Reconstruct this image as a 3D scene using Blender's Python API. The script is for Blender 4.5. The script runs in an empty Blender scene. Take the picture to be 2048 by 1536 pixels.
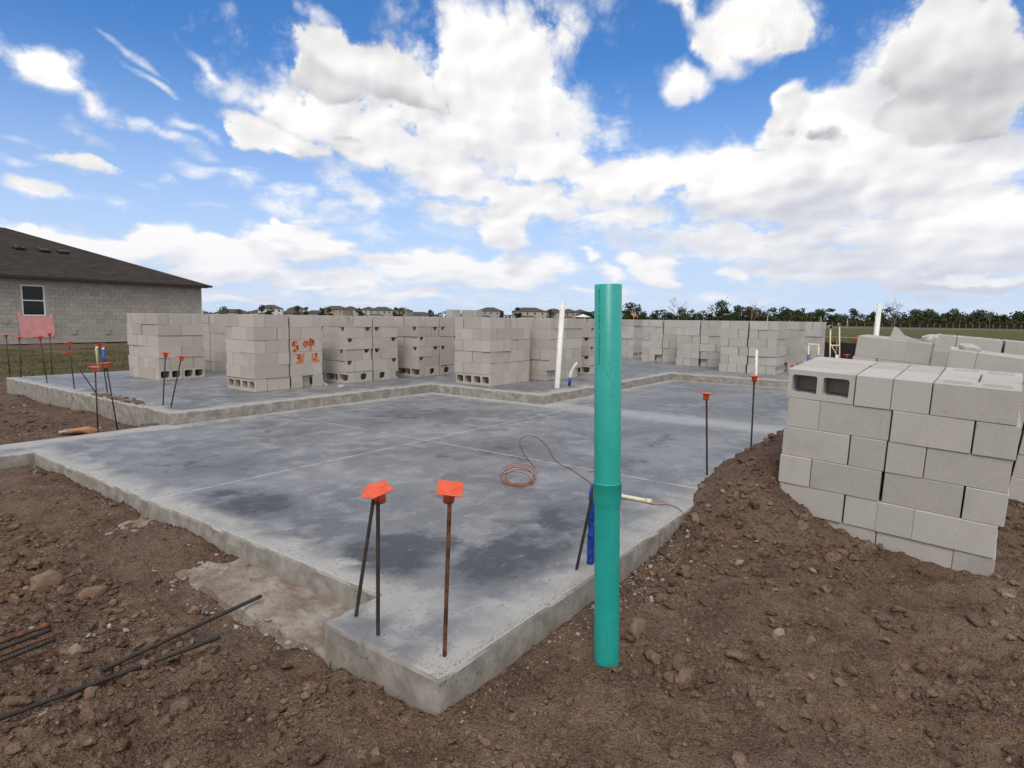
import bpy, bmesh, math, random
import numpy as np
from mathutils import Matrix, Vector
S = bpy.context.scene
COL = S.collection
random.seed(5)
RNG = np.random.default_rng(11)

# ---------------------------------------------------------------- camera
# world: X and Y follow the two directions of the foundation, z = 0 is the top of the lower slab
FPX, PITCH, ROLL, YAW, EYE = 1215.0, .1078, .0129, .6325, 1.305
ZU = .145                      # top of the upper slab
_fw = np.array([math.cos(PITCH) * math.cos(YAW), math.cos(PITCH) * math.sin(YAW), -math.sin(PITCH)])
_up = np.array([math.sin(PITCH) * math.cos(YAW), math.sin(PITCH) * math.sin(YAW), math.cos(PITCH)])
_rt = np.array([math.sin(YAW), -math.cos(YAW), 0])
_r2 = _rt * math.cos(ROLL) + _up * math.sin(ROLL)
_u2 = -_rt * math.sin(ROLL) + _up * math.cos(ROLL)
cam = bpy.data.cameras.new('camera'); camo = bpy.data.objects.new('camera', cam); COL.objects.link(camo)
cam.sensor_width = 36; cam.lens = FPX / 2048 * 36; cam.clip_start = .05; cam.clip_end = 6000
M4 = Matrix.Identity(4)
for i in range(3):
    M4[i][0] = _r2[i]; M4[i][1] = _u2[i]; M4[i][2] = -_fw[i]
M4[2][3] = EYE
camo.matrix_world = M4
S.camera = camo
S.cycles.max_bounces = 5; S.cycles.diffuse_bounces = 3; S.cycles.glossy_bounces = 2; S.cycles.transmission_bounces = 2; S.cycles.transparent_max_bounces = 4
S.cycles.use_adaptive_sampling = True; S.cycles.adaptive_threshold = .015
S.render.resolution_x = 1024; S.render.resolution_y = 768

def ray(x, y): return _fw + (x - 1024) / FPX * _r2 - (y - 768) / FPX * _u2
def g(x, y, z=0.):                       # where a sight line of the survey meets the level z
    d = ray(x, y); t = (z - EYE) / d[2]; return np.array([0, 0, EYE]) + d * t
HF = np.array([math.cos(YAW), math.sin(YAW), 0]); HR = np.array([math.sin(YAW), -math.cos(YAW), 0])
def at(x, y, dist):                      # the point on a sight line at a horizontal distance
    d = ray(x, y); return np.array([0, 0, EYE]) + d * dist / (d @ HF)
def depth(p): return float(p[0] * HF[0] + p[1] * HF[1])
def V(p): return Vector((float(p[0]), float(p[1]), float(p[2])))

# ---------------------------------------------------------------- sun, exposure
SUN_DIR = Vector((-.66, -.40, .86)).normalized()
sl = bpy.data.lights.new('sun', 'SUN'); sl.energy = 1.5; sl.angle = math.radians(20); sl.color = (1, .93, .85)
so = bpy.data.objects.new('sun', sl); COL.objects.link(so)
so.rotation_euler = SUN_DIR.to_track_quat('Z', 'Y').to_euler(); so.location = (-20, 0, 40)
S.view_settings.view_transform = 'Standard'; S.view_settings.look = 'None'
S.view_settings.exposure = 0.25; S.view_settings.gamma = 1; S.view_settings.use_curve_mapping = False

# ---------------------------------------------------------------- node helpers
class NT:
    def __init__(s, tree): s.t = tree
    def n(s, kind, **kw):
        nd = s.t.nodes.new(kind)
        for k, v in kw.items(): setattr(nd, k, v)
        return nd
    def put(s, sock, v):
        if isinstance(v, bpy.types.NodeSocket): s.t.links.new(v, sock)
        elif v is not None: sock.default_value = v
    def m(s, op, a, b=None, c=None, clamp=False):
        nd = s.n('ShaderNodeMath', operation=op, use_clamp=clamp)
        for i, v in enumerate((a, b, c)): s.put(nd.inputs[i], v)
        return nd.outputs[0]
    def vm(s, op, a, b=None, scale=None):
        nd = s.n('ShaderNodeVectorMath', operation=op)
        s.put(nd.inputs[0], a); s.put(nd.inputs[1], b)
        if scale is not None: s.put(nd.inputs['Scale'], scale)
        return nd.outputs['Value'] if op in ('LENGTH', 'DOT_PRODUCT', 'DISTANCE') else nd.outputs[0]
    def mixc(s, f, a, b, mode='MIX'):
        nd = s.n('ShaderNodeMix', data_type='RGBA', blend_type=mode, clamp_factor=True)
        s.put(nd.inputs[0], f); s.put(nd.inputs[6], a); s.put(nd.inputs[7], b)
        return nd.outputs[2]
    def noise(s, vec, scale, detail=4, rough=.55, dist=0, lac=2.0):
        nd = s.n('ShaderNodeTexNoise'); s.put(nd.inputs['Vector'], vec)
        nd.inputs['Scale'].default_value = scale; nd.inputs['Detail'].default_value = detail
        nd.inputs['Roughness'].default_value = rough; nd.inputs['Distortion'].default_value = dist
        nd.inputs['Lacunarity'].default_value = lac
        return nd.outputs['Fac']
    def vor(s, vec, scale, detail=0, feature='F1', rough=.5, rnd=1):
        nd = s.n('ShaderNodeTexVoronoi', feature=feature); s.put(nd.inputs['Vector'], vec)
        nd.inputs['Scale'].default_value = scale; nd.inputs['Detail'].default_value = detail
        nd.inputs['Roughness'].default_value = rough; nd.inputs['Randomness'].default_value = rnd
        return nd
    def rng(s, v, a, b, c=0., d=1., smooth=True):
        nd = s.n('ShaderNodeMapRange', interpolation_type='SMOOTHSTEP' if smooth else 'LINEAR')
        s.put(nd.inputs[0], v)
        for i, q in enumerate((a, b, c, d)): s.put(nd.inputs[i + 1], q)
        return nd.outputs[0]
    def xyz(s, vec):
        nd = s.n('ShaderNodeSeparateXYZ'); s.put(nd.inputs[0], vec); return nd.outputs
    def comb(s, x, y, z):
        nd = s.n('ShaderNodeCombineXYZ')
        for i, v in enumerate((x, y, z)): s.put(nd.inputs[i], v)
        return nd.outputs[0]

def rgb(r, g_, b): return (r, g_, b, 1)

# ---------------------------------------------------------------- world: clear sky with broken cumulus
W = bpy.data.worlds.new('World'); S.world = W; W.use_nodes = True
wt = W.node_tree; wt.nodes.clear(); w = NT(wt)
SKY_STRENGTH = .10
sky = w.n('ShaderNodeTexSky', sky_type='NISHITA', sun_disc=False)
sky.sun_elevation = math.asin(SUN_DIR.z); sky.sun_rotation = math.atan2(SUN_DIR.x, SUN_DIR.y)
sky.air_density = 1.15; sky.dust_density = .25; sky.ozone_density = 3.0; sky.altitude = 0

def ae(x, y):
    d = ray(x, y); d = d / np.linalg.norm(d)
    return math.atan2(d @ HR, d @ HF), math.asin(d[2])
# clouds: survey position, half width, half height, slope (degrees, + falls to the right), weight, darkness
CLOUDS = [
 (740, 140, 185, 82, 14, 1.15, .45), (850, 195, 80, 50, 20, .9, .8), (650, 150, 110, 60, 0, .9, .1), (560, 272, 125, 46, 8, .95, 1.0), (650, 292, 120, 32, 4, .6, .6), (205, 327, 92, 19, 2, .62, 1.1),
 (85, 135, 120, 52, 22, .82, 0), (165, 205, 130, 30, 30, .62, 0), (300, 268, 130, 22, 18, .55, .05), (20, 120, 70, 40, 20, .5, 0),
 (430, 132, 95, 24, 24, .58, 0), (287, 160, 48, 18, 50, .5, 0), (252, 95, 62, 16, 28, .46, 0), (350, 250, 70, 18, 15, .46, 0), (200, 275, 85, 22, 18, .45, 0),
 (75, 378, 95, 34, 0, .8, .1), (225, 398, 110, 18, 3, .56, .2), (262, 416, 48, 12, 0, .5, .3), (35, 277, 75, 13, -4, .46, 0), (60, 322, 80, 9, 4, .42, 0),
 (320, 370, 60, 14, 6, .42, .2), (405, 405, 66, 11, 3, .46, 0), (460, 345, 140, 20, 6, .5, .05), (620, 385, 180, 26, 6, .5, .1), (505, 328, 50, 9, 2, .42, 0),
 (850, 250, 420, 115, 16, .85, .12), (560, 215, 180, 50, 22, .60, .0), (1010, 90, 270, 150, -10, .62, .05), (900, 60, 170, 90, 0, .5, .02), (760, 240, 260, 60, 12, .62, .05), (1080, 310, 170, 80, 10, .85, .1), (960, 330, 150, 60, 8, .62, .25), (1180, 280, 90, 50, 25, .6, .1),
 (700, 395, 110, 95, 30, .6, .05), (770, 470, 80, 60, 40, .5, 0), (900, 420, 130, 70, 10, .6, .05), (640, 18, 70, 26, 10, .5, 0), (1000, 170, 240, 200, 10, 1.0, .04), (700, 270, 270, 85, 14, .95, .05), (1120, 60, 120, 110, -30, .7, .02), (880, 340, 250, 75, 10, .9, .22), (620, 420, 150, 45, 8, .55, .05), (1050, 400, 230, 75, 4, .9, .2),
 (1500, 60, 165, 88, -8, 1.0, .12), (1375, 165, 66, 62, 35, .72, .08), (1425, 110, 70, 60, 35, .7, .05), (1345, 130, 50, 40, 0, .45, .0), (1345, 15, 66, 40, 10, .72, .1), (1180, 172, 20, 10, 0, .4, 0), (1205, 250, 32, 12, 6, .4, 0),
 (1890, 120, 215, 165, 20, 1.2, .22), (1930, 230, 160, 80, 8, 1.0, 1.0), (1780, 190, 60, 60, 0, .8, .7),
 (1690, 270, 250, 135, -12, 1.3, .0), (1600, 200, 60, 50, 0, .9, .1), (1780, 330, 340, 140, 4, 1.2, .15), (1500, 360, 280, 110, -6, 1.1, .12), (1620, 430, 130, 90, 30, .9, .9), (1560, 270, 80, 50, -20, .8, .5), (1290, 360, 240, 75, 2, .9, .1),
 (1920, 470, 260, 120, 0, 1.2, .1), (1700, 470, 240, 70, 4, .85, .35), (1400, 450, 320, 60, 4, .62, .45), (1150, 400, 200, 50, 0, .62, .15),
 (40, 470, 120, 36, 0, 1.0, 0), (180, 500, 190, 52, 6, 1.2, .05), (335, 480, 80, 46, 0, 1.1, 0), (430, 520, 170, 60, 3, 1.15, .08), (600, 485, 150, 52, -4, 1.15, .02), (690, 505, 120, 26, 0, .7, .55), (550, 450, 34, 30, 0, .9, 0),
 (660, 560, 260, 40, 0, .9, .25), (900, 535, 230, 55, 0, 1.0, .1), (1005, 450, 90, 68, 20, 1.15, 0), (1060, 540, 110, 44, 0, .95, .3), (870, 520, 70, 40, 0, 1.0, 0), (760, 590, 420, 26, 0, .7, .1),
 (1180, 512, 44, 18, 0, .8, 0), (1320, 535, 80, 44, 18, 1.1, 0), (1230, 545, 70, 24, 0, .8, .15), (1465, 552, 70, 24, 14, .95, .0), (1560, 500, 110, 30, 0, .7, .2), (1180, 590, 200, 16, 0, .6, .1),
 (1560, 470, 440, 85, 3, .80, .35), (1750, 530, 460, 70, 0, .80, .75), (1250, 440, 220, 55, 0, .7, .2), (1300, 600, 500, 22, 0, .5, .2), (1820, 610, 380, 18, 0, .45, .3), (500, 600, 500, 18, 0, .6, .15), (1250, 480, 160, 40, 0, .45, .2),
 (1720, 520, 160, 34, 2, .62, .9), (1900, 560, 330, 32, -2, .85, 1.5), (1950, 582, 240, 11, -1, .62, 0.1), (1640, 560, 170, 18, 0, .5, .5), (330, 590, 200, 22, 0, .8, .1),
]
# the cloud cover as a function of the direction (azimuth, elevation), in one node group
FRONT = [(740, 140, 175, 78, 12, 1.2), (845, 190, 80, 46, 18, 1.0), (650, 165, 90, 50, 0, 1.0), (540, 275, 100, 40, 6, 1.05), (645, 296, 120, 27, 5, .62), (205, 327, 86, 17, 2, .75), (80, 378, 80, 26, 0, .6), (250, 412, 70, 12, 0, .5),
         (1905, 105, 185, 150, 15, 1.3), (1925, 215, 180, 78, 6, 1.2), (1600, 225, 75, 58, -10, .75), (1690, 270, 60, 40, 0, .5), (1960, 548, 190, 26, 0, .6), (690, 512, 130, 22, 0, .55), (1430, 70, 90, 50, -10, .6), (1560, 60, 80, 55, 0, .6)]
SHEARS = (-.30, 0., .25, .6)
def noise2(t, vec, scale, detail, rough=.55, dist=0.):
    nd = t.n('ShaderNodeTexNoise', noise_dimensions='2D'); t.put(nd.inputs['Vector'], vec)
    nd.inputs['Scale'].default_value = scale; nd.inputs['Detail'].default_value = detail
    nd.inputs['Roughness'].default_value = rough; nd.inputs['Distortion'].default_value = dist
    return nd
def blob_chain(q, az_, el_, items, smooth):
    shear = {k: (el_ if k == 0 else q.m('MULTIPLY_ADD', az_, k, el_)) for k in SHEARS}
    acc = None
    for (x, y, rx, ry, sl_, wt_) in items:
        A0, E0 = ae(x, y); Ax = (ae(x + 30, y)[0] - A0) / 30; Ey = abs((ae(x, y - 10)[1] - E0) / 10)
        k = min(SHEARS, key=lambda s_: abs(s_ - math.tan(math.radians(sl_))))
        sx = 1 / (rx * Ax); sy = 1 / (ry * Ey)
        # each cloud waits for the one before it, which keeps the shader within its memory
        p = q.comb(az_, shear[k], 0.0 if acc is None else acc)
        nd = q.n('ShaderNodeVectorMath', operation='MULTIPLY_ADD'); q.put(nd.inputs[0], p)
        nd.inputs[1].default_value = (sx, sy, 1e-6); nd.inputs[2].default_value = (-A0 * sx, -(E0 + k * A0) * sy, 0)
        r2 = q.vm('DOT_PRODUCT', nd.outputs[0], nd.outputs[0])
        f = q.m('MULTIPLY_ADD', r2, -wt_, wt_)
        acc = q.m('SMOOTH_MAX', -.5 if acc is None else acc, f, smooth)
    return acc
tc = w.n('ShaderNodeTexCoord'); dirn = tc.outputs['Generated']
az = w.m('ARCTAN2', w.vm('DOT_PRODUCT', dirn, tuple(HR)), w.vm('DOT_PRODUCT', dirn, tuple(HF)))
el = w.m('ARCSINE', w.xyz(dirn)[2])
P0 = w.comb(az, el, 0.0)
# billows get smaller toward the horizon
lg = w.m('MULTIPLY', w.m('LOGARITHM', w.m('ADD', .16, w.m('MAXIMUM', el, 0.0)), math.e), .58)
NV = w.comb(az, lg, 0.0)
warp = noise2(w, NV, 7.5, 2)
WV = w.vm('MULTIPLY', w.vm('SUBTRACT', warp.outputs['Color'], (.5, .5, .5)), (.11, .06, 0))
PW = w.vm('ADD', P0, WV)
def detail(off, lo=False):
    v = w.vm('ADD', NV, off) if off else NV
    vo = w.n('ShaderNodeTexVoronoi', voronoi_dimensions='2D', feature='F1'); w.put(vo.inputs['Vector'], w.vm('ADD', v, w.vm('SCALE', WV, None, .35)))
    vo.inputs['Scale'].default_value = 16; vo.inputs['Detail'].default_value = 2.0 if lo else 3.0; vo.inputs['Roughness'].default_value = .55; vo.inputs['Lacunarity'].default_value = 2.3
    bil = w.m('SUBTRACT', .50, vo.outputs['Distance'])
    fb = w.m('SUBTRACT', noise2(w, v, 10, 5 if lo else 7, .63).outputs['Fac'], .5)
    return w.m('MULTIPLY', fb, 1.30), w.m('MULTIPLY', bil, .70)
far = w.m('MAXIMUM', w.rng(w.m('ABSOLUTE', az), .70, .95), w.rng(el, .50, .75)); NEAR = w.m('SUBTRACT', 1.0, far)
FB, BIL = detail(None)
def soft_form(off):                       # only the broad forms take part in the shading
    v = w.vm('ADD', NV, off) if off else NV
    vo = w.n('ShaderNodeTexVoronoi', voronoi_dimensions='2D', feature='SMOOTH_F1'); w.put(vo.inputs['Vector'], w.vm('ADD', v, w.vm('SCALE', WV, None, .5)))
    vo.inputs['Scale'].default_value = 13; vo.inputs['Detail'].default_value = 1.0; vo.inputs['Roughness'].default_value = .5; vo.inputs['Smoothness'].default_value = .6
    return w.m('SUBTRACT', w.m('MULTIPLY', noise2(w, v, 9, 4, .52).outputs['Fac'], 1.3), vo.outputs['Distance'])
S0 = soft_form(None); S1 = soft_form((-.010, .014, 0))
wisp = w.m('SUBTRACT', noise2(w, w.vm('ADD', w.vm('MULTIPLY', NV, (3.2, 11, 1)), w.vm('SCALE', WV, None, 12.0)), 1.0, 4, .62).outputs['Fac'], .5)
NW = w.m('ADD', FB, w.m('MULTIPLY', NEAR, w.m('ADD', BIL, w.m('MULTIPLY', wisp, .7)))); G1 = w.m('MULTIPLY', NEAR, w.m('SUBTRACT', S0, S1))
gen = w.m('MULTIPLY_ADD', noise2(w, PW, 2.4, 2).outputs['Fac'], 3.2, -.80)
GEN = w.m('MULTIPLY_ADD', w.m('ADD', gen, .5), far, -.5)       # beyond the surveyed part, unseen denser cloud added to whiten the ambient light
hz = w.rng(el, -.01, .40, .86, 0.0)
skc = w.mixc(1.0, sky.outputs[0], rgb(SKY_STRENGTH * .44, SKY_STRENGTH * .80, SKY_STRENGTH * 1.20), 'MULTIPLY')
skc = w.mixc(hz, skc, rgb(.53, .61, .79))
EDGE = w.rng(el, -.02, .010); VEIL = w.rng(el, .0, .22, .50, 0.0)
OFF = (-.014, .034)
def shade(lit, base=(.43, .445, .53)):
    lit = w.m('MINIMUM', w.m('MAXIMUM', lit, 0.0), 1.0)
    return w.mixc(VEIL, w.mixc(lit, rgb(*base), rgb(.885, .872, .852)), rgb(.64, .665, .75))
def look(C0, C2=None, DARK=None, FR=None, FR2=None):
    nw = FB if C2 is None else NW
    D0 = w.m('ADD', w.m('ADD', C0, .18), nw)
    soft = w.rng(C0, .35, 1.0, 1.05, .26)
    alpha = w.m('MULTIPLY', w.rng(D0, -.06, soft), EDGE)
    alpha = w.m('MULTIPLY', alpha, w.rng(C0, .10, .70, .55, 1.0))
    lit = w.m('SUBTRACT', .83, w.m('MULTIPLY', w.rng(D0, .4, 1.8), .12))
    if C2 is not None:
        lit = w.m('MULTIPLY_ADD', G1, .55, lit)
        lit = w.m('MULTIPLY_ADD', w.m('MULTIPLY', NEAR, w.m('SUBTRACT', C0, C2)), w.rng(el, .06, .30, .62, .36), lit)
        lit = w.m('SUBTRACT', lit, w.m('MULTIPLY', DARK, .45))
    col = w.mixc(alpha, skc, shade(lit))
    if FR is not None:                     # nearer cumulus with shaded undersides, in front of the bright veil
        Df = w.m('ADD', FR, w.m('MULTIPLY', NW, .80))
        lf = w.m('ADD', w.m('MINIMUM', w.m('MAXIMUM', w.m('MULTIPLY', w.m('SUBTRACT', FR, FR2), .34), -.26), .30), .44)
        lf = w.m('MULTIPLY_ADD', G1, .45, lf)
        col = w.mixc(w.rng(Df, -.02, .40), col, shade(lf, (.33, .335, .375)))
    b_ = w.n('ShaderNodeBackground'); w.put(b_.inputs[0], col); return b_.outputs[0]
def gate(f, a_, c_):
    m_ = w.n('ShaderNodeMixShader'); w.put(m_.inputs[0], f); wt.links.new(a_, m_.inputs[1]); wt.links.new(c_, m_.inputs[2]); return m_.outputs[0]
# the same function of direction everywhere; each sector only looks at the clouds that reach into it
cuts = [-1e9, 420, 760, 1100, 1500, 1e9]; parts = []
groups_made = {}
def blob_group(items, smooth, vec):
    key = (tuple(items), smooth)
    if key not in groups_made:
        gr_ = bpy.data.node_groups.new('cloud_cover', 'ShaderNodeTree')
        gr_.interface.new_socket('Pos', in_out='INPUT', socket_type='NodeSocketVector'); gr_.interface.new_socket('Cover', in_out='OUTPUT', socket_type='NodeSocketFloat')
        q = NT(gr_); gi = q.n('NodeGroupInput'); go = q.n('NodeGroupOutput'); sp_ = q.xyz(gi.outputs[0])
        q.put(go.inputs[0], blob_chain(q, sp_[0], sp_[1], items, smooth)); groups_made[key] = gr_
    nd = w.n('ShaderNodeGroup'); nd.node_tree = groups_made[key]; w.put(nd.inputs[0], vec); return nd.outputs[0]
for a_, c_ in zip(cuts, cuts[1:]):
    it = [c for c in CLOUDS if c[0] + c[2] * 1.55 + 70 > a_ and c[0] - c[2] * 1.55 - 70 < c_]
    dkl = [(c[0], c[1] + c[3] * .15, c[2] * 1.15, c[3] * 1.15, c[4], c[6]) for c in it if c[6] >= .2]
    C0 = w.m('MAXIMUM', blob_group([c[:6] for c in it], .15, PW), GEN)
    C2 = blob_group([c[:6] for c in it], .15, w.vm('ADD', PW, (OFF[0], OFF[1], 0)))
    DK = w.m('MAXIMUM', blob_group(dkl, .10, PW), 0.0)
    fl = [c for c in FRONT if c[0] + c[2] * 1.6 + 70 > a_ and c[0] - c[2] * 1.6 - 70 < c_]
    fr = blob_group(fl, .15, PW) if fl else None; fr2 = blob_group(fl, .15, w.vm('ADD', PW, (-.020, .050, 0))) if fl else None
    parts.append(look(C0, C2, DK, fr, fr2))
sh = parts[-1]
for cut, p_ in zip(cuts[-2:0:-1], parts[-2::-1]):
    sh = gate(w.m('GREATER_THAN', az, ae(cut, 640)[0]), p_, sh)
inside = w.m('MULTIPLY', w.m('LESS_THAN', w.m('ABSOLUTE', az), .96), w.m('LESS_THAN', el, .76))
sh = gate(inside, look(GEN), sh)
lowb = w.n('ShaderNodeBackground'); lowb.inputs[0].default_value = rgb(.10, .095, .08)
sh = gate(w.rng(el, -.03, -.004), lowb.outputs[0], sh)
wo = w.n('ShaderNodeOutputWorld'); wt.links.new(sh, wo.inputs[0])
W.cycles.sampling_method = 'MANUAL'; W.cycles.sample_map_resolution = 512

# ---------------------------------------------------------------- materials
MATS = {}
def material(name):
    m = bpy.data.materials.new(name); m.use_nodes = True
    t = NT(m.node_tree); b = m.node_tree.nodes['Principled BSDF']
    MATS[name] = m
    return m, t, b
def bump(t, b, h, strength=.5, dist=.01):
    nd = t.n('ShaderNodeBump'); nd.inputs['Strength'].default_value = strength; nd.inputs['Distance'].default_value = dist
    t.put(nd.inputs['Height'], h); t.t.links.new(nd.outputs[0], b.inputs['Normal'])
def plain(name, c, rough=.6, metal=0, nscale=0, nvar=.15, bmp=0, spec=.5, coords='Object'):
    m, t, b = material(name)
    b.inputs['Roughness'].default_value = rough; b.inputs['Metallic'].default_value = metal
    b.inputs['Specular IOR Level'].default_value = spec
    if nscale:
        tc = t.n('ShaderNodeTexCoord').outputs[coords]
        n = t.noise(tc, nscale, 5, .6)
        c1 = tuple(v * (1 - nvar) for v in c) + (1,); c2 = tuple(min(1, v * (1 + nvar)) for v in c) + (1,)
        t.put(b.inputs['Base Color'], t.mixc(t.rng(n, .3, .7), c1, c2))
        if bmp: bump(t, b, n, bmp, .004)
    else: b.inputs['Base Color'].default_value = (*c, 1)
    return m

# concrete masonry unit: sandy, pitted, slightly different from block to block
def block_material(name, c1, c2):
    m, t, b = material(name)
    oi = t.n('ShaderNodeObjectInfo'); tc = t.n('ShaderNodeTexCoord').outputs['Object']
    v = t.vm('ADD', tc, t.vm('SCALE', (13.1, 7.7, 3.3), None, t.m('MULTIPLY', oi.outputs['Random'], 20)))
    big = t.noise(v, 5, 2, .5); fine = t.noise(v, 160, 1.5, .7); mid = t.noise(v, 34, 2, .6)
    pit = t.vor(v, 95)
    pits = t.m('MULTIPLY', t.rng(pit.outputs['Distance'], .10, .26, 1, 0), t.rng(t.noise(v, 60, 2), .52, .62))
    f = t.m('ADD', t.m('MULTIPLY', big, .5), t.m('ADD', t.m('MULTIPLY', mid, .3), t.m('MULTIPLY', oi.outputs['Random'], .60)))
    col = t.mixc(t.rng(f, .25, 1.1), c1, c2)
    col = t.mixc(t.m('MULTIPLY', t.rng(fine, .42, .68), .22), col, rgb(.58, .56, .53))
    col = t.mixc(t.m('MULTIPLY', pits, .8), col, rgb(.08, .075, .07))
    st_ = t.noise(t.vm('MULTIPLY', v, (1, 1, .6)), 2.6, 3, .7, .5)
    col = t.mixc(t.m('MULTIPLY', t.rng(st_, .55, .72), .22), col, rgb(.20, .17, .14))
    t.put(b.inputs['Base Color'], col); b.inputs['Roughness'].default_value = .93; b.inputs['Specular IOR Level'].default_value = .2
    h = t.m('ADD', t.m('MULTIPLY', fine, .5), t.m('SUBTRACT', t.m('MULTIPLY', mid, .4), t.m('MULTIPLY', pits, .8)))
    bump(t, b, h, .55, .003)
    return m
MB_ = block_material('block_concrete', rgb(.375, .338, .298), rgb(.475, .435, .388))
MBG = block_material('block_concrete_grey', rgb(.375, .352, .322), rgb(.470, .446, .412))

def slab_material(name, upper):
    m, t, b = material(name)
    geo = t.n('ShaderNodeNewGeometry').outputs['Position']; s = t.xyz(geo)
    flat = t.comb(s[0], s[1], t.m('MULTIPLY', s[2], 1.0))
    n1 = t.noise(flat, 1.1, 4, .6, .4); n2 = t.noise(flat, 4.5, 4, .65, .3); n3 = t.noise(flat, 38, 3, .65); n4 = t.noise(flat, 150, 1, .6)
    base = t.mixc(t.rng(n1, .30, .70), rgb(.112, .115, .121), rgb(.212, .215, .220))
    base = t.mixc(t.m('MULTIPLY', t.rng(n2, .42, .72), .55), base, rgb(.37, .375, .385))
    # distance to the slab's edges -> pale, dusty margin
    def edge(axis, val, lo=None, hi=None):
        d = t.m('ABSOLUTE', t.m('SUBTRACT', s[axis], val)); other = s[1 - axis]
        if lo is not None:
            out = t.m('MAXIMUM', t.m('SUBTRACT', lo, other), t.m('SUBTRACT', other, hi)); d = t.m('MAXIMUM', d, out)
        return d
    if upper: E = [edge(1, 7.38, 3.3, 7.7), edge(0, 7.69, 5.0, 7.4), edge(1, 5.05, 7.7, 12.9), edge(0, 12.85, 1.3, 5.0), edge(0, 3.32, 7.3, 14), edge(1, 13.56, 3.3, 21)]
    else: E = [edge(1, 1.43), edge(0, 1.85, 2.0, 6.9), edge(1, 7.38, 1.5, 7.7), edge(0, 7.69, 5.0, 7.4), edge(1, 5.05, 7.7, 12.9), edge(0, 12.85, 1.3, 5.0)]
    d = E[0]
    for e in E[1:]: d = t.m('MINIMUM', d, e)
    dn = t.m('SUBTRACT', d, t.m('MULTIPLY', t.m('SUBTRACT', n2, .45), .50))
    rim = t.rng(dn, .0, .28, 1, 0)
    col = t.mixc(t.m('MULTIPLY', rim, .85), base, rgb(.385, .375, .350))
    if not upper:
        # wet-cured dark blotches with a pitted edge
        def blob(x, y, rx, ry, k):
            qx = t.m('DIVIDE', t.m('SUBTRACT', s[0], x), rx); qy = t.m('DIVIDE', t.m('SUBTRACT', s[1], y), ry)
            return t.m('MULTIPLY', t.m('SUBTRACT', 1.0, t.m('ADD', t.m('MULTIPLY', qx, qx), t.m('MULTIPLY', qy, qy))), k)
        st = None
        for a in ((2.25, 2.45, .50, .42, 1.0), (2.62, 1.92, .62, .36, 1.0), (3.25, 2.0, .6, .45, .75), (2.25, 3.95, .40, .62, .8), (2.6, 5.3, .7, .9, .45), (5.7, 5.85, 1.5, .8, .55), (4.6, 3.6, .9, .8, .5), (4.9, 2.4, .6, .4, .5), (3.1, 3.1, .5, .35, .35), (6.4, 2.6, 1.2, .6, .4), (8.8, 3.2, 2.6, 1.2, .4), (11, 4, 2, .8, .3)):
            f = blob(*a); st = f if st is None else t.m('MAXIMUM', st, f)
        spots = t.vor(t.vm('ADD', flat, (3.3, 1.7, 0)), 16, 2.0, 'F1', .8)
        sp = t.rng(t.m('ADD', spots.outputs['Distance'], t.m('MULTIPLY', n3, .3)), .28, .62, 1, 0)
        stn = t.m('ADD', st, t.m('ADD', t.m('MULTIPLY', t.m('SUBTRACT', n2, .5), 2.2), t.m('MULTIPLY', t.m('SUBTRACT', sp, .15), 1.1)))
        wet = t.rng(stn, .02, .72)
        col = t.mixc(t.m('MULTIPLY', t.m('MULTIPLY', wet, t.rng(rim, .3, 1, 1, 0)), .86), col, rgb(.030, .034, .041))
        # pale saw-cut joints and trowel scratches
        j1 = t.m('ABSOLUTE', t.m('SUBTRACT', s[1], t.m('MULTIPLY_ADD', t.m('SUBTRACT', n2, .5), .02, 4.51)))
        j2 = t.m('ABSOLUTE', t.m('SUBTRACT', s[0], t.m('MULTIPLY_ADD', t.m('SUBTRACT', n2, .5), .02, 4.60)))
        jj = t.m('MINIMUM', j1, j2)
        js = t.rng(jj, .004, .016, 1, 0)
        col = t.mixc(t.m('MULTIPLY', js, t.rng(n2, .30, .55, .1, .75)), col, rgb(.48, .47, .45))
        band = t.rng(t.m('ABSOLUTE', t.m('SUBTRACT', s[0], 7.75)), .1, .5, 1, 0)
        col = t.mixc(t.m('MULTIPLY', band, .55), col, rgb(.42, .42, .41))
    strk = t.noise(t.vm('MULTIPLY', flat, (2.5, 9, 1)), 3, 4, .6, .6)
    col = t.mixc(t.m('MULTIPLY', t.rng(strk, .60, .72), .30), col, rgb(.46, .46, .46))
    spk = t.m('MULTIPLY', t.rng(n3, .42, .32), t.rng(n2, .36, .58))
    col = t.mixc(t.m('MULTIPLY', spk, .75), col, rgb(.07, .073, .08))
    col = t.mixc(t.m('MULTIPLY', t.rng(n3, .62, .75), .30), col, rgb(.46, .455, .44))
    dots = t.vor(flat, 9, 1.5)
    dk = t.m('MULTIPLY', t.rng(dots.outputs['Distance'], .05, .10, 1, 0), t.rng(n1, .45, .6))
    col = t.mixc(t.m('MULTIPLY', dk, .7), col, rgb(.06, .06, .06))
    soil = t.m('MULTIPLY', t.rng(t.noise(t.vm('ADD', flat, (9, 2, 0)), 1.7, 5, .65), .60, .75), .28)
    col = t.mixc(soil, col, rgb(.26, .19, .14))
    # vertical form faces: brown-grey with runs and bug holes
    nrm = t.xyz(t.n('ShaderNodeNewGeometry').outputs['True Normal'])
    side = t.rng(nrm[2], .75, .35)
    runs = t.noise(t.comb(t.m('MULTIPLY', s[0], 9), t.m('MULTIPLY', s[1], 9), t.m('MULTIPLY', s[2], 9)), 1, 6, .68)
    bug = t.vor(t.vm('MULTIPLY', geo, (1, 1, 1)), 42)
    honey = t.m('MULTIPLY', t.rng(bug.outputs['Distance'], .12, .32, 1, 0), t.rng(t.noise(geo, 3.0, 4, .7), .50, .66))
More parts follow.
